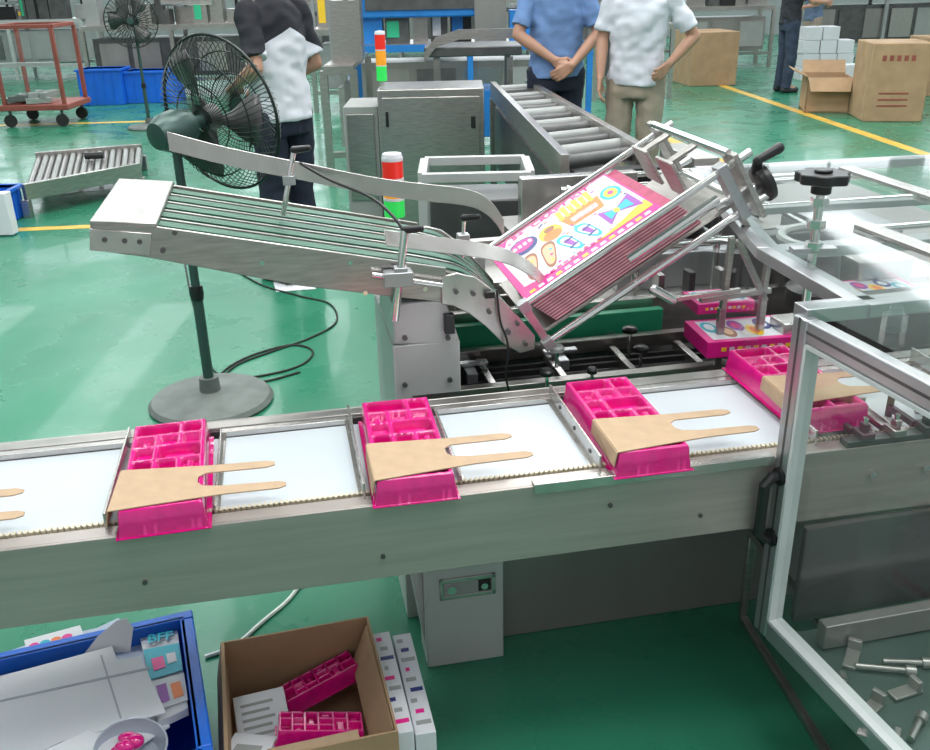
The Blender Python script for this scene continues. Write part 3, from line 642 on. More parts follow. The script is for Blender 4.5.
# ================================================================ FAN
def fan(label,base,cent,dirv,rad,nw,big=True):
    base=V(base);cent=V(cent);d=V(dirv).normalized()
    t=thing('pedestal_fan',label,'fan',base)
    MB().lathe(base,(0,0,1),[(.26,0),(.265,.012),(.25,.03),(.12,.045),(.045,.06),(.04,.12),(.0,.12)],36).build('base',m_fanbase,t)
    mot=cent-d*.24
    top=V((base.x,base.y,mot.z-.1))
    MB().cyl(base+V((0,0,.05)),top,.018).cyl(base+V((0,0,.05)),base+V((0,0,.5)),.022).build('pole',m_fan,t)
    MB().lathe(base+V((0,0,.5)),(0,0,1),[(.026,-.03),(.03,0),(.026,.03)],16).build('height_collar',m_black,t)
    MB().tube([top,top+V((0,0,.05)),mot],.022).build('neck',m_fan,t)
    MB().lathe(mot,d,[(0,-.10),(.05,-.09),(.07,-.05),(.075,.02),(.06,.07),(.025,.09),(.02,.2),(0,.2)],24).build('motor_housing',m_fan,t)
    x=d.cross(V((0,0,1))).normalized();y=x.cross(d)
    for sgn,nm in ((-1,'rear_grille'),(1,'front_grille')):
        g=MB();wr=.0017 if big else .003
        for i in range(nw):
            a=2*math.pi*i/nw;pts=[]
            for k in range(7):
                f=k/6;r=rad*(.14+.86*f);aa=a+.5*sgn*(1-f)*.5
                pts.append(cent+d*sgn*(.10*math.sqrt(max(0,1-f**2.6)))+ (x*math.cos(aa)+y*math.sin(aa))*r)
            g.tube(pts,wr,4,cap=False)
        for f in ((.14,.45,.75) if big else (.14,.6)):
            g.tube([cent+d*sgn*.10*math.sqrt(1-f**2.6)+(x*math.cos(a)+y*math.sin(a))*rad*f for a in [i*math.pi/20 for i in range(40)]],.003,5,True)
        g.build(nm,m_wire,t)
    MB().tube([cent+(x*math.cos(a)+y*math.sin(a))*rad for a in [i*math.pi/24 for i in range(48)]],.006,8,True).build('rim',m_wire,t)
    MB().lathe(cent+d*.10,d,[(rad*.14,0),(rad*.12,.01),(0,.012)]).build('badge',m_fan,t)
    MB().lathe(cent-d*.06,d,[(.045,-.03),(.05,.03),(0,.05)]).build('hub',m_dsteel,t)
    for k in range(3):
        bm=MB();a0=2*math.pi*k/3;rows=[]
        for i in range(7):
            f=i/6;r=rad*(.15+.72*f);wdt=.28+.55*math.sin(f*2.2)
            rows.append([bm.v(cent-d*(.04)+ (x*math.cos(a0+wdt*s)+y*math.sin(a0+wdt*s))*r+d*(s*.05)) for s in (-.5,0,.5)])
        for p_,q_ in zip(rows,rows[1:]):
            for j in range(2): bm.bm.faces.new([p_[j],p_[j+1],q_[j+1],q_[j]])
        o=bm.build('blade',m_dsteel,t);sm=o.modifiers.new('s','SOLIDIFY');sm.thickness=.003
    return t
fb0=at(212,402,.0);cc=aty(220,114,fb0.y+.1)
fan('large dark pedestal fan standing behind the left end of the tilted feeder',fb0,cc,(.52,.82,.12),.30,70)
f2=at(150,128,0);c2=aty(151,20,f2.y)
fan('smaller distant pedestal fan beside the blue crates in the background',f2,V((f2.x,f2.y-.1,c2.z)),(.2,-1,0),.30,36,False)
def cable(name,pts,r,m,label):
    return tag(MB().tube(smooth([at(x,y,r+.0005) for x,y in pts]),r,6).build(name,m),label,'cable')
cable('power_cable',[(185,264),(192,300),(205,340),(212,368),(235,378),(280,372),(306,362),(312,350),(290,345),(250,356),(225,370),(222,380),(260,382),(300,372)],.005,m_rubber,'black power cable looped on the green floor beside the fan base')
cable('power_cable',[(232,268),(262,285),(300,296),(330,304),(336,322),(310,338),(270,352),(235,366),(215,388),(190,415)],.005,m_rubber,'black cable arcing across the green floor right of the fan pole')
cable('air_hose',[(205,657),(235,645),(262,622),(285,603),(298,588),(310,575)],.006,m_hose,'pale hose on the floor behind the open cardboard box')
pc=[at(x,y,.001) for x,y in ((272,277),(308,275),(316,289),(276,292))]
o=MB().prism(pc,(0,0,.002)).build('paper_sheet',m_paper);tag(o,'flat white paper sheet lying on floor beneath the tilted feeder','paper')
MB().prism([p.lerp(pc[(i+2)%4],.3)+zt*.002 for i,p in enumerate(pc)],(0,0,.0006)).build('printed_block',m_grey,o)
# ================================================================ FOREGROUND CRATES
def crate(name,label,BR,e1,e2,w,d,h,m,group=None,t=.012):
    BR=V((BR.x,BR.y,0));root=thing(name,label,'crate',BR+e1*w/2+e2*d/2,group)
    T=Matrix((e1,e2,V((0,0,1)))).transposed().to_4x4();T.translation=BR
    b=MB(T);i=.02
    b.box(i,i,0,w-i,d-i,.008)
    for (x0,y0,x1,y1) in ((i,i,w-i,i+t),(i,d-i-t,w-i,d-i),(i,i+t,i+t,d-i-t),(w-i-t,i+t,w-i,d-i-t)): b.box(x0,y0,.0,x1,y1,h)
    b.build('body',m,root,bevel=.002)
    b=MB(T);b.box(0,0,h-.03,w,i+t,h);b.box(0,d-i-t,h-.03,w,d,h);b.box(0,i+t,h-.03,i+t,d-i-t,h);b.box(w-i-t,i+t,h-.03,w,d-i-t,h)
    b.build('rim',m,root,bevel=.004)
    b=MB(T)
    for k in range(1,5):
        x=w*k/5;b.box(x-.006,i-.010,.01,x+.006,i,h-.03);b.box(x-.006,d-i,.01,x+.006,d-i+.010,h-.03)
    for k in range(1,4):
        y=d*k/4;b.box(i-.01,y-.006,.01,i,y+.006,h-.03);b.box(w-i,y-.006,.01,w-i+.01,y+.006,h-.03)
    b.build('rib',m,root)
    return root,T
BR=at(192,609,.27);BL=at(0,652,.27)
e1=(BL-BR).normalized();e2=V((-e1.y,e1.x,0))
if e2.y>0:e2=-e2
crate('plastic_crate','large blue plastic crate full of flattened cartons at bottom left',BR,e1,e2,.66,.50,.27,m_blue)
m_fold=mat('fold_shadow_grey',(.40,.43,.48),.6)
def sheet(label,pts,anchor,z,tilt,th,m,fold=None,name='flattened_carton'):
    p0=at(*anchor,z);n=V(tilt).normalized()
    P3=[atp(x,y,p0,n) for x,y in pts]
    o=MB().prism([p-n*th for p in P3],n*th).build(name,m,None,bevel=.0008,ang=20)
    if fold:
        for f,fm in fold:
            MB().prism([atp(x,y,p0+n*.0002,n) for x,y in f],n*.0006).build('fold_line' if fm is m_fold else 'colour_print',fm,o)
    return tag(o,label,'carton','flattened cartons in the blue crate')
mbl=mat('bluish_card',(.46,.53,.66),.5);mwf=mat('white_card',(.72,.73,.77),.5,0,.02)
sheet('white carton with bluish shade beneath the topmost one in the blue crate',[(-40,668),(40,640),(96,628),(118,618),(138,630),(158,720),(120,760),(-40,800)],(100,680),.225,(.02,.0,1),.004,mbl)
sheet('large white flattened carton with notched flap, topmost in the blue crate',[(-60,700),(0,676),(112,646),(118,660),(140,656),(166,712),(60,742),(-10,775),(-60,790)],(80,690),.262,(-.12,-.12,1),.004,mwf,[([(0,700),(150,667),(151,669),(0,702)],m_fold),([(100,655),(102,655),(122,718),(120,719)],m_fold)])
sheet('white carton end flap standing up at the back of the topmost carton',[(84,654),(98,636),(116,621),(126,618),(133,628),(130,652)],(110,650),.268,(-.1,-.9,.5),.003,mwf)
sheet('white flattened carton flap angled across the front of the blue crate',[(-50,790),(40,752),(120,716),(166,716),(170,726),(100,770),(-50,820)],(110,730),.250,(.1,.25,1),.004,m_paper)
o=sheet('teal and white printed carton upright along right wall of blue crate',[(138,628),(176,620),(188,708),(158,722)],(160,670),.245,(0,.02,1),.02,m_paper)
def quadz(pts,z,m,nm='colour_print'):
    P3=[at(x,y,z) for x,y in pts];MB().prism(P3,(0,0,.0008)).build(nm,m,o)
quadz([(143,650),(179,643),(183,670),(150,680)],.252,m_teal);quadz([(151,659),(163,656),(166,667),(154,671)],.2535,m_pinkp);quadz([(166,654),(175,652),(177,661),(168,664)],.2535,m_paper)
quadz([(150,682),(184,673),(188,700),(158,710)],.2505,m_paper);quadz([(156,686),(166,683),(170,700),(160,704)],.252,m_prp);quadz([(170,684),(180,681),(184,695),(174,699)],.252,m_org)
xa=at(140,642,.25);xb=at(176,635,.25)
text('BFF','lettering',m_teal,o,at(160,637,.2525),xb-xa,(at(159,620,.25)-at(159,633,.25)),.040,None,.0012)
o=sheet('pink and teal printed carton end behind white sheets in blue crate',[(24,640),(80,625),(86,640),(28,657)],(50,640),.25,(0,0,1),.012,m_paper)
for i,m in enumerate((m_pinkp,m_teal,m_org,m_pinkp)):
    c=at(34+i*11,646-i*3,.2505);MB().lathe(c,(0,0,1),[(.012,0),(.012,.0008),(0,.001)],14).build('spot_print',m,o)
c=at(128,742,.275)
o=MB().lathe(c-zt*.05,(.15,-.1,1),[(.06,0),(.068,.02),(.072,.045),(.068,.046),(.062,.02),(.054,.006),(0,.004)],30).build('round_shell',mat('pale_shell',(.42,.47,.54),.2,.2),None);tag(o,'round pale plastic shell lying at the front of the blue crate','plastic shell')
cr2=MB()
for i in range(5): cr2.ell(c+V((random.uniform(-.03,.03),random.uniform(-.02,.02),-.01+random.uniform(0,.015))),random.uniform(.012,.026),random.uniform(.01,.018),random.uniform(.01,.016))
o=cr2.build('crumpled_film',m_pink,None);tag(o,'crumpled pink foil inside the round pale shell','foil')
# cardboard box
BR2=at(368,616,.22);BL2=at(222,642,.22);e1=(BL2-BR2).normalized();e2=V((-e1.y,e1.x,0))
if e2.y>0:e2=-e2
w2=(BL2-BR2).length;d2=.40;h2=.22
BRf=V((BR2.x,BR2.y,0));T2=Matrix((e1,e2,V((0,0,1)))).transposed().to_4x4();T2.translation=BRf
bx=thing('cardboard_box','open brown cardboard box of pink trays beside the blue crate','cardboard box',BRf+e1*w2/2+e2*d2/2)
b=MB(T2);t=.005
b.box(0,0,0,w2,d2,.005)
for (x0,y0,x1,y1) in ((0,0,w2,t),(0,d2-t,w2,d2),(0,t,t,d2-t),(w2-t,t,w2,d2-t)): b.box(x0,y0,0,x1,y1,h2)
b.build('body',m_card2,bx)
MB(T2).prism([(w2,0,h2),(w2,d2,h2),(w2+.02,d2-.01,h2-.09),(w2+.02,.02,h2-.09)],(.003,0,0)).build('flap',m_card2,bx)
MB(T2).prism([(.006,.02,h2-.01),(.006,d2-.02,h2-.01),(.05,d2-.04,h2-.10),(.05,.04,h2-.10)],(.003,0,0)).build('flap',m_card2,bx)
def inbox(px,py,z,w,d,h,rot,m,name,label,cat,tilt=0):
    c=at(px,py,z);T=Matrix.Translation(c)@Matrix.Rotation(R_(rot),4,'Z')@Matrix.Rotation(R_(tilt),4,'X')
    o=MB(T).box(-w/2,-d/2,-h,w/2,d/2,0).build(name,m,None,bevel=.002)
    return tag(o,label,cat),T
for i,(px,py,z,rot,rx,lb) in enumerate(((322,676,.12,26,-12,'pink moulded tray lying at the back inside the cardboard box'),(318,724,.15,10,10,'pink moulded tray lying at the front inside the cardboard box'))):
    o=bpy.data.objects.new('blister_tray',tm);C.objects.link(o);tag(o,lb,'tray','pink trays in the cardboard box')
    c=at(px,py,z);o.location=c-zt*.04;o.rotation_euler=(R_(rx),R_(8),R_(90+rot));o.scale=(.48,.52,.8)
o,T=inbox(262,715,.12,.12,.14,.012,18,m_paper,'leaflet_pack','white leaflet pack with grey print at left inside the cardboard box','leaflet',8)
for k in range(5): MB(T).box(-.045,-.055+k*.022,0,.03-.01*(k%2),-.047+k*.022,.0006).build('printed_line',m_grey,o)
o,T=inbox(250,745,.14,.10,.08,.02,-8,m_paper,'small_white_carton','small white labelled carton in the front left corner of cardboard box','carton',-10)
MB(T).box(-.03,-.025,0,.03,.0,.0006).build('label_print',m_grey,o)
inbox(315,752,.16,.20,.08,.004,15,m_card,'card_insert','brown card piece at the front inside the cardboard box','card insert')
inbox(340,655,.09,.12,.04,.02,22,mat('brown_roll',(.25,.12,.06),.6),'card_strip','dark brown card strip at back inside the cardboard box','card')
for i,(pa,pb_,lb) in enumerate((((372,634),(390,631),'white carton with pink print standing beside the cardboard box'),((392,629),(411,626),'white carton with dark print, outer right of the standing pair'))):
    a_=at(*pa,.20);b_=at(*pb_,.20);x=(b_-a_);w_=x.length;x.normalize();y=V((x.y,-x.x,0));
    T=Matrix((x,y,V((0,0,1)))).transposed().to_4x4();T.translation=V((a_.x,a_.y,0))
    o=MB(T).box(0,0,0,w_*.95,.34,.20-.02*i).build('slim_carton',m_paper,None,bevel=.0015);tag(o,lb,'carton','slim cartons beside the box')
    zz=.2005-.02*i
    for k in range(9):
        MB(T).box(w_*(.15+.1*(k%2)),.02+k*.035,zz-.0005,w_*(.45+.2*(k%3)),.032+k*.035,zz+.0004).build('small_print',[m_pinkp,m_grey,m_navy,m_grey][(k+i)%4],o)
    MB(T).box(w_*.95,.02,.02,w_*.95+.0006,.32,.05).build('pink_stripe',m_pinkp,o)
# ================================================================ BACKGROUND
zt_=.98
ca=at(377,90,zt_);cb_=at(490,88,zt_);Yc=(ca.y+cb_.y)/2
cab=thing('control_cabinet','stainless control cabinet behind the feeder with a door latch','cabinet',((ca.x+cb_.x)/2,Yc,0))
MB().box(ca.x,Yc,0,cb_.x-.04,Yc+.5,zt_).build('body',m_steel,cab,bevel=.006)
MB().box(ca.x+.03,Yc-.012,.3,cb_.x-.07,Yc,zt_-.05).build('door',m_steel,cab,bevel=.004)
MB().box(cb_.x-.13,Yc-.02,.72,cb_.x-.10,Yc-.012,.8).build('latch',m_black,cab,bevel=.002)
MB().box(ca.x+.05,Yc-.02,.74,ca.x+.07,Yc-.012,.84).build('hinge',m_black,cab,bevel=.002)
tower('small red amber and green signal light on the stainless cabinet',V((ca.x+.03,Yc+.1,zt_)),.10,.035,[m_grn,m_amb,m_red],.05)
c2_=thing('side_cabinet','narrow grey steel cabinet left of the control cabinet','cabinet',(ca.x-.2,Yc+.3,0))
MB().box(ca.x-.26,Yc+.2,0,ca.x-.02,Yc+.7,.85).build('body',m_grey,c2_,bevel=.005);MB().box(ca.x-.24,Yc+.19,.2,ca.x-.05,Yc+.2,.8).build('door',m_steel,c2_,bevel=.003)
q=at(422,178,.85);q2=at(530,174,.85);ft=thing('tube_frame_table','white tubular steel frame stand in front of the control cabinet','stand',((q.x+q2.x)/2,q.y,0))
for y in (q.y,q.y+.4):
    pbar('top_tube',m_lgrey,ft,(q.x,y,.85),(q2.x,y,.85),.04);pbar('lower_tube',m_lgrey,ft,(q.x,y,.35),(q2.x,y,.35),.03)
    for x in (q.x,q2.x): pbar('leg',m_lgrey,ft,(x,y,0),(x,y,.83),.04)
for x in (q.x,q2.x): pbar('top_tube',m_lgrey,ft,(x,q.y+.02,.85),(x,q.y+.38,.85),.04)
MB().box(q.x+.03,q.y+.03,.4,q2.x-.03,q.y+.37,.74).build('motor_box',m_dsteel,ft,bevel=.01)
zr=.88
L0,L1=at(493,90,zr),at(565,168,zr);R0_,R1=at(528,88,zr),at(640,157,zr)
rc=thing('roller_conveyor','diagonal steel roller conveyor in front of the two standing men','conveyor',(L1.x,L1.y,0))
pbar('side_rail',m_steel,rc,L0,L1,.04,.12);pbar('side_rail',m_steel,rc,R0_,R1,.04,.12)
for i in range(14):
    f=(i+.5)/14;a_=L0.lerp(L1,f);b_=R0_.lerp(R1,f);MB().cyl(a_,b_,.035 if i%3 else .042,n=12).build('roller',m_dsteel if i%2 else m_grey,rc)
for p in (L0,L1,R0_,R1): pbar('leg',m_steel,rc,V((p.x,p.y,0)),V((p.x,p.y,zr-.06)),.05)
MB().prism([V((L0.x,L0.y,.35)),V((L1.x,L1.y,.35)),V((R1.x,R1.y,.35)),V((R0_.x,R0_.y,.35))],(0,0,.42)).build('drive_housing',m_dsteel,rc)
def machine(name,label,x0,x1,Y,zs,m1,m2,depth=.8,top=.7,dens=.3,hood=None):
    t=thing(name,label,'machine',((x0+x1)/2,Y,0))
    h=zs;n=max(2,int((x1-x0)/1.2)+1)
    for i in range(n):
        x=x0+(x1-x0)*i/(n-1)
        for y in (Y,Y+depth): pbar('leg',m1,t,(x,y,0),(x,y,h),.06,bv=0)
        pbar('upright',m_alu,t,(x,Y+depth/2,h),(x,Y+depth/2,h+top),.04,bv=0)
    for y in (Y,Y+depth): pbar('rail',m1,t,(x0,y,h),(x1,y,h),.07,bv=0);pbar('rail',m1,t,(x0,y,.25),(x1,y,.25),.05,bv=0)
    MB().box(x0,Y+.02,h,x1,Y+depth-.02,h+.04).build('top',m_steel,t)
    MB().box(x0+.1,Y+.1,.3,x1-.1,Y+depth-.1,h-.15).build('housing',m2,t)
    x=x0+.2
    while x<x1-.5:
        MB().box(x,Y+.07,.36,x+.42,Y+.1,h-.22).build('access_door',random.choice([m_base,m_grey,m_dsteel,m_steel]),t);x+=.5
    x=x0+.05
    while x<x1-.15:
        hh=random.uniform(.15,.62);ww=random.uniform(.10,.34);yy=Y+random.uniform(.05,.4)
        MB().box(x,yy,h+.04,x+ww,yy+.25,h+.04+hh).build('unit',random.choice([m_steel,m_grey,m_dsteel,m1,m_steel,m_base,m_black]),t)
        if random.random()<.6: MB().cyl((x+ww/2,yy+.1,h+.04),(x+ww/2,yy+.1,h+.04+hh+.15),.025,n=10).build('actuator',random.choice([m_chrome,m_black,m_steel2]),t)
        if random.random()<.5: pbar('arm',m_steel2,t,(x,yy,h+hh+.08),(x+ww+.2,yy-.02,h+hh+.12),.04,bv=0)
        if random.random()<.3: MB().box(x+.02,yy-.01,h+.1,x+ww*.6,yy,h+.04+hh*.8).build('sticker',random.choice([m_yel,m_paper,m_bluep,m_green]),t)
        x+=ww+random.uniform(.02,dens)
    pbar('overhead_rail',m1,t,(x0,Y+depth/2,h+top),(x1,Y+depth/2,h+top),.06,bv=0)
    if hood:
        MB().box(x0+hood[0],Y+.1,h+.3,x0+hood[1],Y+depth-.05,h+.85).build('upper_housing',hood[2],t,bevel=.02)
        MB().box(x0+hood[0]+.08,Y+.08,h+.38,x0+hood[1]-.08,Y+.1,h+.7).build('display_window',m_dsteel,t)
    return t
def xat(px,Y): return aty(px,50,Y).x
machine('packing_line','blue framed packing machine line across the top centre background',xat(350,10.5),xat(590,10.5),10.5,.95,m_bluep,m_base,hood=(.1,1.5,m_bluep),dens=.05)
machine('packing_line','grey packing machine behind the distant left fan',xat(85,15),xat(262,15),15,1.0,m_steel,m_dsteel,dens=.05,hood=(1.2,2.0,m_steel2))
machine('packing_line','pale machine bench at top left behind the glazed cart',xat(-60,18),xat(85,18),18,1.0,m_lgrey,m_grey,dens=.06)
machine('packing_line','steel machine unit in the background above the tall brown carton',xat(672,17.5),xat(770,17.5),17.5,1.0,m_steel,m_base,dens=.05,hood=(.1,.8,m_steel2))
machine('packing_line','far grey machine line along the back wall at upper right',xat(800,19),xat(960,19),19,1.1,m_grey,m_dsteel,dens=.05,hood=(.6,1.6,m_alu))
machine('packing_line','stepped silver conveyor machine left of the small signal light',xat(322,8.2),xat(352,8.2),8.2,.95,m_steel,m_steel2,1.4,dens=.03)
machine('packing_line','green and steel machine between the two standing men and the tall carton',xat(596,13.5),xat(672,13.5),13.5,.95,m_steel,m_dsteel,.7,dens=.03)
machine('packing_line','dark machine row far behind the blue packing machine line',xat(270,21),xat(660,21),21,1.1,m_steel,m_dsteel,.9,dens=.08)
machine('packing_line','silver bagging machine between left person and the blue line',xat(312,12.8),xat(352,12.8),12.8,1.0,m_steel,m_grey,.7,dens=.03)
q0=aty(425,45,8.6);q1=aty(520,42,8.6)
oc=thing('outfeed_conveyor','grey outfeed conveyor with raised side guards behind blue-shirted man','conveyor',((q0.x+q1.x)/2,8.6,0))
MB().box(q0.x,8.3,q0.z-.08,q1.x,8.9,q0.z).build('bed',m_dsteel,oc,bevel=.01)
MB().ribbon([(q0.x,8.28,q0.z-.08),(q0.x+.1,8.28,q0.z+.04),(q0.x+.3,8.28,q0.z+.10),(q1.x,8.28,q0.z+.10)],(0,0,.08),.02).build('side_guard',m_steel,oc)
for x in (q0.x+.1,q1.x-.1):
    for y in (8.35,8.85): pbar('leg',m_steel,oc,(x,y,0),(x,y,q0.z-.09),.05)
MB().box(q0.x+.2,8.35,.35,q1.x-.2,8.85,.75).build('drive_housing',m_bluep,oc,bevel=.01)
zl=.20
la=[at(36,158,zl),at(142,149,zl),at(140,170,zl),at(24,192,zl)]
lc=thing('low_conveyor_section','short low steel roller section on the floor at left','conveyor',V((la[3].x,la[3].y,0)))
pbar('side_rail',m_steel,lc,la[0],la[1],.05,.1);pbar('side_rail',m_steel,lc,la[3],la[2],.05,.12)
for i in range(16):
    f=(i+.5)/16;MB().cyl(la[0].lerp(la[1],f),la[3].lerp(la[2],f),.024,n=10).build('roller',m_grey if i%2 else m_steel,lc)
MB().prism([p-zt*.05 for p in la],(0,0,.02)).build('belly_plate',m_base,lc)
for p in la: pbar('leg',m_steel,lc,V((p.x,p.y,0)),V((p.x,p.y,zl-.06)),.06)
q=at(85,156,.26);MB().cyl(q,q+V((.16,.02,.0)),.03).build('motor',m_black,lc)
cl_=at(10,128,0);cr_=at(88,120,0);wC=cr_.x-cl_.x
ct=thing('rack_trolley','red steel rack trolley with clear glazed front at left background','trolley',((cl_.x+cr_.x)/2,cl_.y+.4,0))
MB().box(cl_.x-.1,cl_.y,.20,cr_.x,cl_.y+.8,.27).build('deck',m_redp,ct,bevel=.01)
for x in (cl_.x-.02,cr_.x-.05):
    for y in (cl_.y+.04,cl_.y+.76): pbar('upright',m_redp,ct,(x,y,.27),(x,y,1.16),.045)
for y in (cl_.y+.04,cl_.y+.76): pbar('top_rail',m_redp,ct,(cl_.x-.02,y,1.18),(cr_.x-.05,y,1.18),.045)
for x in (cl_.x-.02,cr_.x-.05): pbar('top_rail',m_redp,ct,(x,cl_.y+.06,1.18),(x,cl_.y+.74,1.18),.045)
pbar('middle_rail',m_lgrey,ct,(cl_.x,cl_.y+.04,.75),(cr_.x-.07,cl_.y+.04,.75),.04)
MB().quad([(cl_.x,cl_.y+.02,.32),(cr_.x-.07,cl_.y+.02,.32),(cr_.x-.07,cl_.y+.02,1.12),(cl_.x,cl_.y+.02,1.12)]).build('acrylic_panel',m_glass,ct)
for x in (cl_.x,cr_.x-.12):
    for y in (cl_.y+.06,cl_.y+.72):
        w_=MB().cyl((x,y-.02,.075),(x,y+.02,.075),.075,n=20).build('wheel',m_rubber,ct);pbar('wheel_fork',m_dsteel,w_,(x,y+.025,.075),(x,y+.025,.20),.03)
for i in range(12):
    x=cl_.x+random.uniform(.05,wC-.3);y=cl_.y+random.uniform(.12,.6);a_=random.uniform(0,3)
    o=MB().obox((x,y,.31+.03*(i%3)),V((math.cos(a_),math.sin(a_),0))*.15,V((-math.sin(a_),math.cos(a_),0))*.04,(0,0,.035)).build('metal_part',[m_steel2,m_dsteel,m_grey][i%3],None,bevel=.004);tag(o,'loose machine part heaped on the red trolley deck','machine part','loose metal parts on the trolley')
for i,(px,w_) in enumerate(((80,.66),(126,.78))):
    p=at(px,106-i*2,0)
    crate('plastic_crate',['blue plastic crate in the background, left of the two beyond the trolley','blue plastic crate in the background, nearer the distant fan pole'][i],V((p.x+w_,p.y+.5,0)),V((-1,0,0)),V((0,-1,0)),w_,.5,.50-.05*i,m_blue,'blue crates in the left background')
p=at(10,226,0);crate('plastic_crate','small blue crate cut by the left photo edge',V((p.x,p.y+.35,0)),V((-1,0,0)),V((0,-1,0)),.5,.35,.25,m_blue)
q=at(0,198,.27);o=MB().box(q.x-.09,q.y-.05,.009,q.x+.06,q.y+.05,.31).build('white_pack',m_paper,None,bevel=.004);tag(o,'white pack standing in the small blue crate at left edge','pack')
def carton(label,px0,px1,pyb,h,dep,rot,open_=False,print_=False,cat='cardboard box'):
    a_=at(px0,pyb,0);b_=at(px1,pyb,0);w_=(b_.x-a_.x);c=(a_+b_)/2
    t=thing('carton',label,cat,c)
    T=Matrix.Translation(c)@Matrix.Rotation(R_(rot),4,'Z')
    if open_:
        b=MB(T);b.box(-w_/2,0,0,w_/2,dep,.02)
        for x0,y0,x1,y1 in ((-w_/2,0,w_/2,.015),(-w_/2,dep-.015,w_/2,dep),(-w_/2,0,-w_/2+.015,dep),(w_/2-.015,0,w_/2,dep)): b.box(x0,y0,0,x1,y1,h)
        b.build('body',m_card2,t)
        MB(T).prism([(-w_/2,0,h),(w_/2,0,h),(w_/2-.03,-.14,h-.15),(-w_/2+.03,-.14,h-.15)],(0,.01,0)).build('flap',m_card2,t)
        MB(T).prism([(-w_/2,0,h),(-w_/2,dep,h),(-w_/2-.18,dep,h+.08),(-w_/2-.18,0,h+.08)],(0,0,.01)).build('flap',m_card2,t)
        MB(T).prism([(-w_/2,dep,h),(w_/2,dep,h),(w_/2,dep+.12,h+.14),(-w_/2,dep+.12,h+.14)],(0,0,.01)).build('flap',m_card2,t)
    else:
        MB(T).box(-w_/2,0,0,w_/2,dep,h).build('body',m_card2,t,bevel=.01)
        MB(T).box(-w_/2-.002,dep*.45,h*.8,w_/2+.002,dep*.55,h+.003).build('packing_tape',m_tape,t)
    if print_:
        for i in range(5): MB(T).box(-w_*.32+i*w_*.12,-.004,h*.78,-w_*.25+i*w_*.12,-.001,h*.85).build('red_print',m_redp,t)
        for i in range(3): MB(T).box(-w_*.3,-.004,h*(.2+.08*i),w_*.2,-.001,h*(.22+.08*i)).build('red_print',m_redp,t)
    return t
carton('tall plain brown carton on the floor beside the white T-shirt man',688,738,86,.78,.8,8)
carton('open brown carton with folded-out flaps, left of the printed carton',804,848,113,.42,.55,-12,True)
carton('large brown carton with red printing at the upper right edge',862,922,122,.86,.7,-8,False,True)
carton('brown carton mostly hidden behind the printed one at far right',922,970,96,.75,.7,0)
p=at(822,88,0)
for i in range(4):
    for j in range(3-(i==3)):
        z=i*.2;x=p.x+j*.27+(i%2)*.02;y=p.y+1.0
        o=MB().box(x,y,z,x+.255,y+.3,z+.195).build('white_box',m_paper,None,bevel=.006);tag(o,'small plain white box in the stack behind the open carton','box','white boxes behind the open carton')
q=at(850,86,0);o=MB().box(q.x-.1,q.y,0,q.x+.16,q.y+.25,.30).build('white_box',m_paper,None,bevel=.006);tag(o,'single white box wedged between open carton and printed carton','box')
# ================================================================ PEOPLE
from mathutils import noise
def remesh(mb,vox,it=4):
    me=mb.mesh('tmp');o=bpy.data.objects.new('tmp',me);C.objects.link(o)
    r=o.modifiers.new('r','REMESH');r.mode='VOXEL';r.voxel_size=vox
    s=o.modifiers.new('s','SMOOTH');s.factor=.5;s.iterations=it
    dg=bpy.context.evaluated_depsgraph_get();m2=bpy.data.meshes.new_from_object(o.evaluated_get(dg));bpy.data.objects.remove(o);return m2
def wrinkle(me,amp,seed):
    ns=[n.vector.copy() for n in me.vertex_normals];co=[v_.co.copy() for v_ in me.vertices];out=[]
    for p,n in zip(co,ns):
        q=p+n*amp*(noise.noise(V((p.x*7+seed,p.y*7,p.z*11+p.x*9)))+.6*noise.noise(V((p.x*16,p.y*16+seed,p.z*22))));out+=[q.x,q.y,q.z]
    me.vertices.foreach_set('co',out);me.update();return me
def hand(b,w,d,n,s=1.,curl=.5,side=1):
    w,d,n=V(w),V(d).normalized(),V(n);n=(n-d*n.dot(d)).normalized();x=d.cross(n)*side
    for k in range(4):
        b.cap(w+d*.01+x*(k-1.5)*.012,w+d*.082+x*(k-1.5)*.020,.015,.0125)
        Lf=[.038,.045,.042,.032][k];p=w+d*.085+x*(k-1.5)*.021
        a=curl*.6;q=p+(d*math.cos(a)+n*math.sin(a))*Lf;b.cap(p,q,.0098,.009)
        a=curl*1.5;r=q+(d*math.cos(a)+n*math.sin(a))*Lf*.7;b.cap(q,r,.009,.008)
    p=w+d*.03-x*.03;q=p-x*.025+d*.03+n*.012;b.cap(w+d*.02,p,.014,.012);b.cap(p,q,.012,.010);b.cap(q,q+d*.028+n*.01,.010,.008)
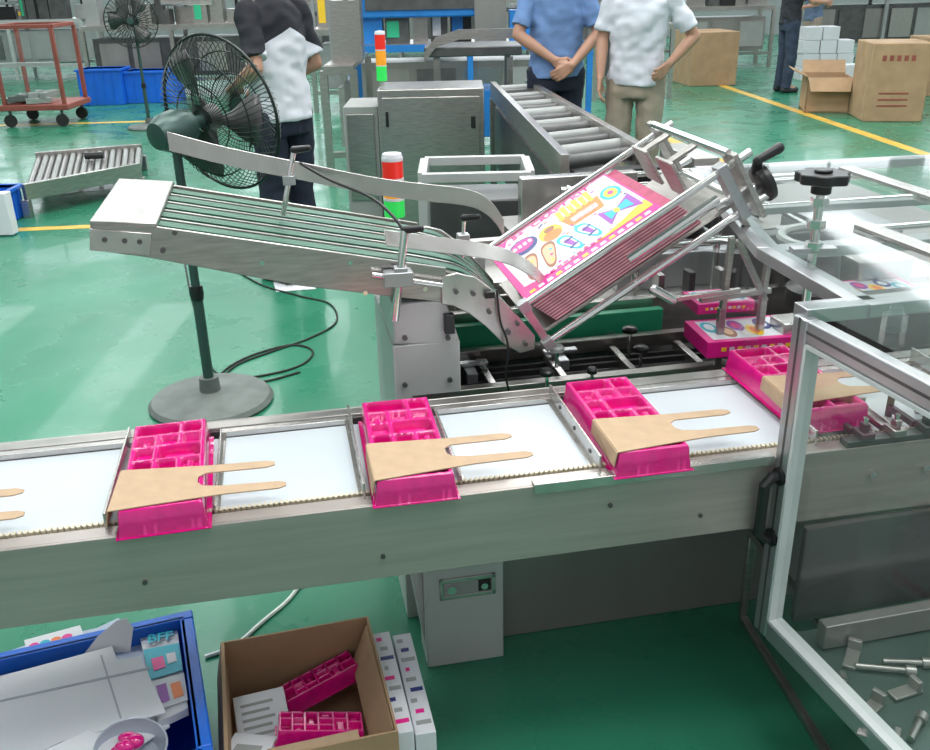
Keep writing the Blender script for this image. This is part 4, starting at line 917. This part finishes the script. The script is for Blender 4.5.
def person(label,pos,fwd,larm,rarm,shirt,pants,shoes,legs=None,sc=1.,hemz=.88):
    root=thing('person',label,'person')
    b=MB()
    S={-1:V((-.165,0,1.41)),1:V((.165,0,1.41))}
    b.loft([((0,0,.88),.15,.10),((0,0,.97),.155,.105),((0,0,1.08),.135,.095),((0,.01,1.25),.155,.105),((0,.005,1.36),.165,.095),((0,0,1.44),.11,.07),((0,0,1.48),.05,.05)])
    b.cap((0,0,1.44),(0,.01,1.56),.055,.052)
    b.ell((0,.02,1.645),.076,.094,.118,16).ell((0,.05,1.585),.055,.055,.05).cap((0,.108,1.65),(0,.128,1.625),.009,.014)
    for s in(-1,1): b.ell((s*.078,.01,1.635),.012,.022,.032);b.cap((s*.02,.1,1.595),(0,.108,1.595),.007,.008)
    legs=legs or {-1:((-.095,0,.90),(-.10,.02,.50),(-.105,-.01,.09)),1:((.095,0,.90),(.10,.02,.50),(.105,-.01,.09))}
    for s in (-1,1):
        h,k,a=legs[s];b.cap(h,k,.082,.055);b.cap(k,a,.056,.036)
        arm=larm if s==-1 else rarm
        e,w=V(arm[0]),V(arm[1]);b.cap(S[s],e,.050,.038);b.cap(e,e.lerp(w,.3),.038,.039);b.cap(e.lerp(w,.3),w,.039,.025)
        hd=V(arm[2]) if len(arm)>2 else (w-e);n=V(arm[3]) if len(arm)>3 else V((-s,0,0))
        hand(b,w,hd,n,curl=arm[4] if len(arm)>4 else .6,side=s)
        b.cap(V(a),V(a)+V((0,.14,-.045)),.038,.03)
    me=remesh(b,.0062,2);MB().build('body',m_skin,root,mesh=me)
    for s in(-1,1):
        MB().ell((s*.03,.104,1.655),.012,.008,.008).build('eye',m_eye,root)
        MB().cap((s*.018,.112,1.678),(s*.045,.1,1.68),.004,.003).build('eyebrow',m_hair,root)
    h=MB();h.ell((0,-.005,1.675),.086,.10,.105,16).ell((0,-.04,1.63),.08,.07,.09);MB().build('hair',m_hair,root,mesh=remesh(h,.01,3))
    c=MB();c.loft([((0,0,hemz),.178,.135),((0,0,.97),.178,.128),((0,0,1.08),.168,.12),((0,.01,1.25),.180,.13),((0,.005,1.36),.180,.112),((0,0,1.43),.125,.09),((0,0,1.47),.075,.070)],24)
    for s in(-1,1):
        e=V((larm if s==-1 else rarm)[0]);m_=S[s].lerp(e,.66);c.cap(S[s],m_,.061,.059);c.cyl(S[s].lerp(e,.5),S[s].lerp(e,.82),.059,.064)
    MB().build('shirt',shirt,root,mesh=wrinkle(remesh(c,.009,3),.013,pos.x*3))
    c=MB();c.loft([((0,0,.80),.165,.12),((0,0,.90),.170,.122),((0,0,1.0),.158,.115)])
    for s in(-1,1):
        h_,k,a=legs[s];c.cap(h_,k,.098,.078);c.cyl(V(k),V(a)+V((0,0,-.03)),.078,.064)
    MB().build('trousers',pants,root,mesh=wrinkle(remesh(c,.010,3),.008,pos.x*2))
    for s in(-1,1):
        a=V(legs[s][2]);q=MB();q.cap(a+V((0,-.03,-.045)),a+V((0,.15,-.055)),.045,.04);q.cap(a,a+V((0,.03,-.04)),.05,.045)
        sh_=remesh(q,.008,2)
        for v_ in sh_.vertices: v_.co.z=max(v_.co.z,.0)
        MB().build('shoe',shoes,root,mesh=sh_)
    root.location=pos;f=V(fwd);root.rotation_euler=(0,0,math.atan2(f.y,f.x)-math.pi/2);root.scale=(sc,sc,sc)
    return root
m_two=bpy.data.materials.new('black_white_shirt');m_two.use_nodes=True
N=m_two.node_tree.nodes;L=m_two.node_tree.links;bs=N['Principled BSDF'];bs.inputs['Roughness'].default_value=.8
tc=N.new('ShaderNodeTexCoord');sx=N.new('ShaderNodeSeparateXYZ');ma=N.new('ShaderNodeMath');ma.operation='GREATER_THAN';ma.inputs[1].default_value=1.33
mx=N.new('ShaderNodeMix');mx.data_type='RGBA';mx.inputs[6].default_value=(.66,.68,.74,1);mx.inputs[7].default_value=(.012,.013,.02,1)
ad=N.new('ShaderNodeMath');ad.operation='ABSOLUTE';mu=N.new('ShaderNodeMath');mu.operation='MULTIPLY_ADD';mu.inputs[1].default_value=.5
L.new(tc.outputs['Object'],sx.inputs[0]);L.new(sx.outputs[0],ad.inputs[0]);L.new(ad.outputs[0],mu.inputs[0]);L.new(sx.outputs[2],mu.inputs[2]);L.new(mu.outputs[0],ma.inputs[0]);L.new(ma.outputs[0],mx.inputs[0]);L.new(mx.outputs[2],bs.inputs['Base Color'])
m_bshirt=mat('blue_shirt',(.15,.26,.50),.85,0,.15,7,.6,bscale=9);m_wshirt=mat('white_shirt',(.64,.67,.74),.85,0,.08,7,.6,bscale=9);m_kshirt=mat('black_shirt',(.02,.022,.03),.85,0,.2,7,.5)
m_navyp=mat('dark_navy_trousers',(.012,.016,.035),.85,0,.2,9,.5);m_khaki=mat('khaki_trousers',(.33,.28,.22),.85,0,.12,9,.5);m_jean=mat('dark_jeans',(.03,.045,.08),.85,0,.2,9,.5)
m_shoe=mat('dark_grey_shoes',(.05,.05,.055),.6);m_dshoe=mat('dark_shoes',(.03,.03,.035),.6)
p1=at(290,278,0);p1.x=aty(282,110,p1.y).x
person('person in black and white T-shirt and dark trousers standing behind the fan, facing left',p1,(-.80,.60),
  ((-.24,-.10,1.15),(-.16,.14,1.06),(.55,.8,-.25),(.2,0,-1),.7),((.22,-.05,1.14),(.10,.18,1.03),(-.6,.7,-.1),(0,0,-1),.7),m_two,m_navyp,m_shoe,sc=1.08)
Y=7.05;p2=V((aty(556,60,Y).x,Y,0))
person('person in plain blue shirt seen from behind, hands clasped behind the back',p2,(-.12,1),
  ((-.26,-.06,1.14),(-.045,-.17,.99),(.75,-.12,-.5),(0,1,0),.8),((.26,-.06,1.14),(.06,-.19,.96),(-.75,-.1,-.45),(0,1,0),.8),m_bshirt,m_navyp,m_dshoe,sc=1.12)
Y=6.7;p3=V((aty(637,60,Y).x,Y,0))
person('person in white T-shirt and khaki trousers with one hand on the hip',p3,(-.3,-1),
  ((-.34,-.04,1.16),(-.20,.06,1.0),(.3,.75,-.35),(.8,-.3,0),.6),((.22,.02,1.15),(.21,.12,.93),(0,.2,-1),(-1,0,0),.5),m_wshirt,m_khaki,m_dshoe,sc=1.09)
person('person in black T-shirt and dark jeans beside white boxes at upper right, reaching right',at(782,92,0),(1,.15),
  ((-.24,.12,1.18),(-.16,.36,1.2)),((.24,.16,1.16),(.16,.40,1.14)),m_kshirt,m_jean,m_dshoe,sc=1.05)
person('person in slate shirt partly hidden behind the black-shirted worker at upper right',at(806,76,0),(-.9,-.3),
  ((-.24,.1,1.15),(-.16,.34,1.1)),((.24,.1,1.15),(.16,.34,1.1)),mat('slate_shirt',(.12,.18,.28),.85),m_khaki,m_dshoe,sc=.97)
# ================================================================ LIGHT
w=bpy.data.worlds.new('w');SC.world=w;w.use_nodes=True;N=w.node_tree.nodes;L=w.node_tree.links
bg=N['Background'];bg.inputs[0].default_value=(.65,.67,.69,1);bg.inputs[1].default_value=.85
def area(loc,size,sy,pw,col=(1,.98,.95),rot=(0,0,0)):
    l=bpy.data.lights.new('ceiling_light','AREA');l.shape='RECTANGLE';l.size=size;l.size_y=sy;l.energy=pw;l.color=col
    o=bpy.data.objects.new('ceiling_light',l);C.objects.link(o);o.location=loc;o.rotation_euler=rot
area((-1.5,4,5.5),6,1.2,210);area((2.5,8,5.5),6,1.2,230);area((-2,13,5.5),8,1.5,280);area((1.5,1.0,5),3,1,85)
SC.view_settings.view_transform='Standard';SC.view_settings.look='None';SC.view_settings.exposure=0
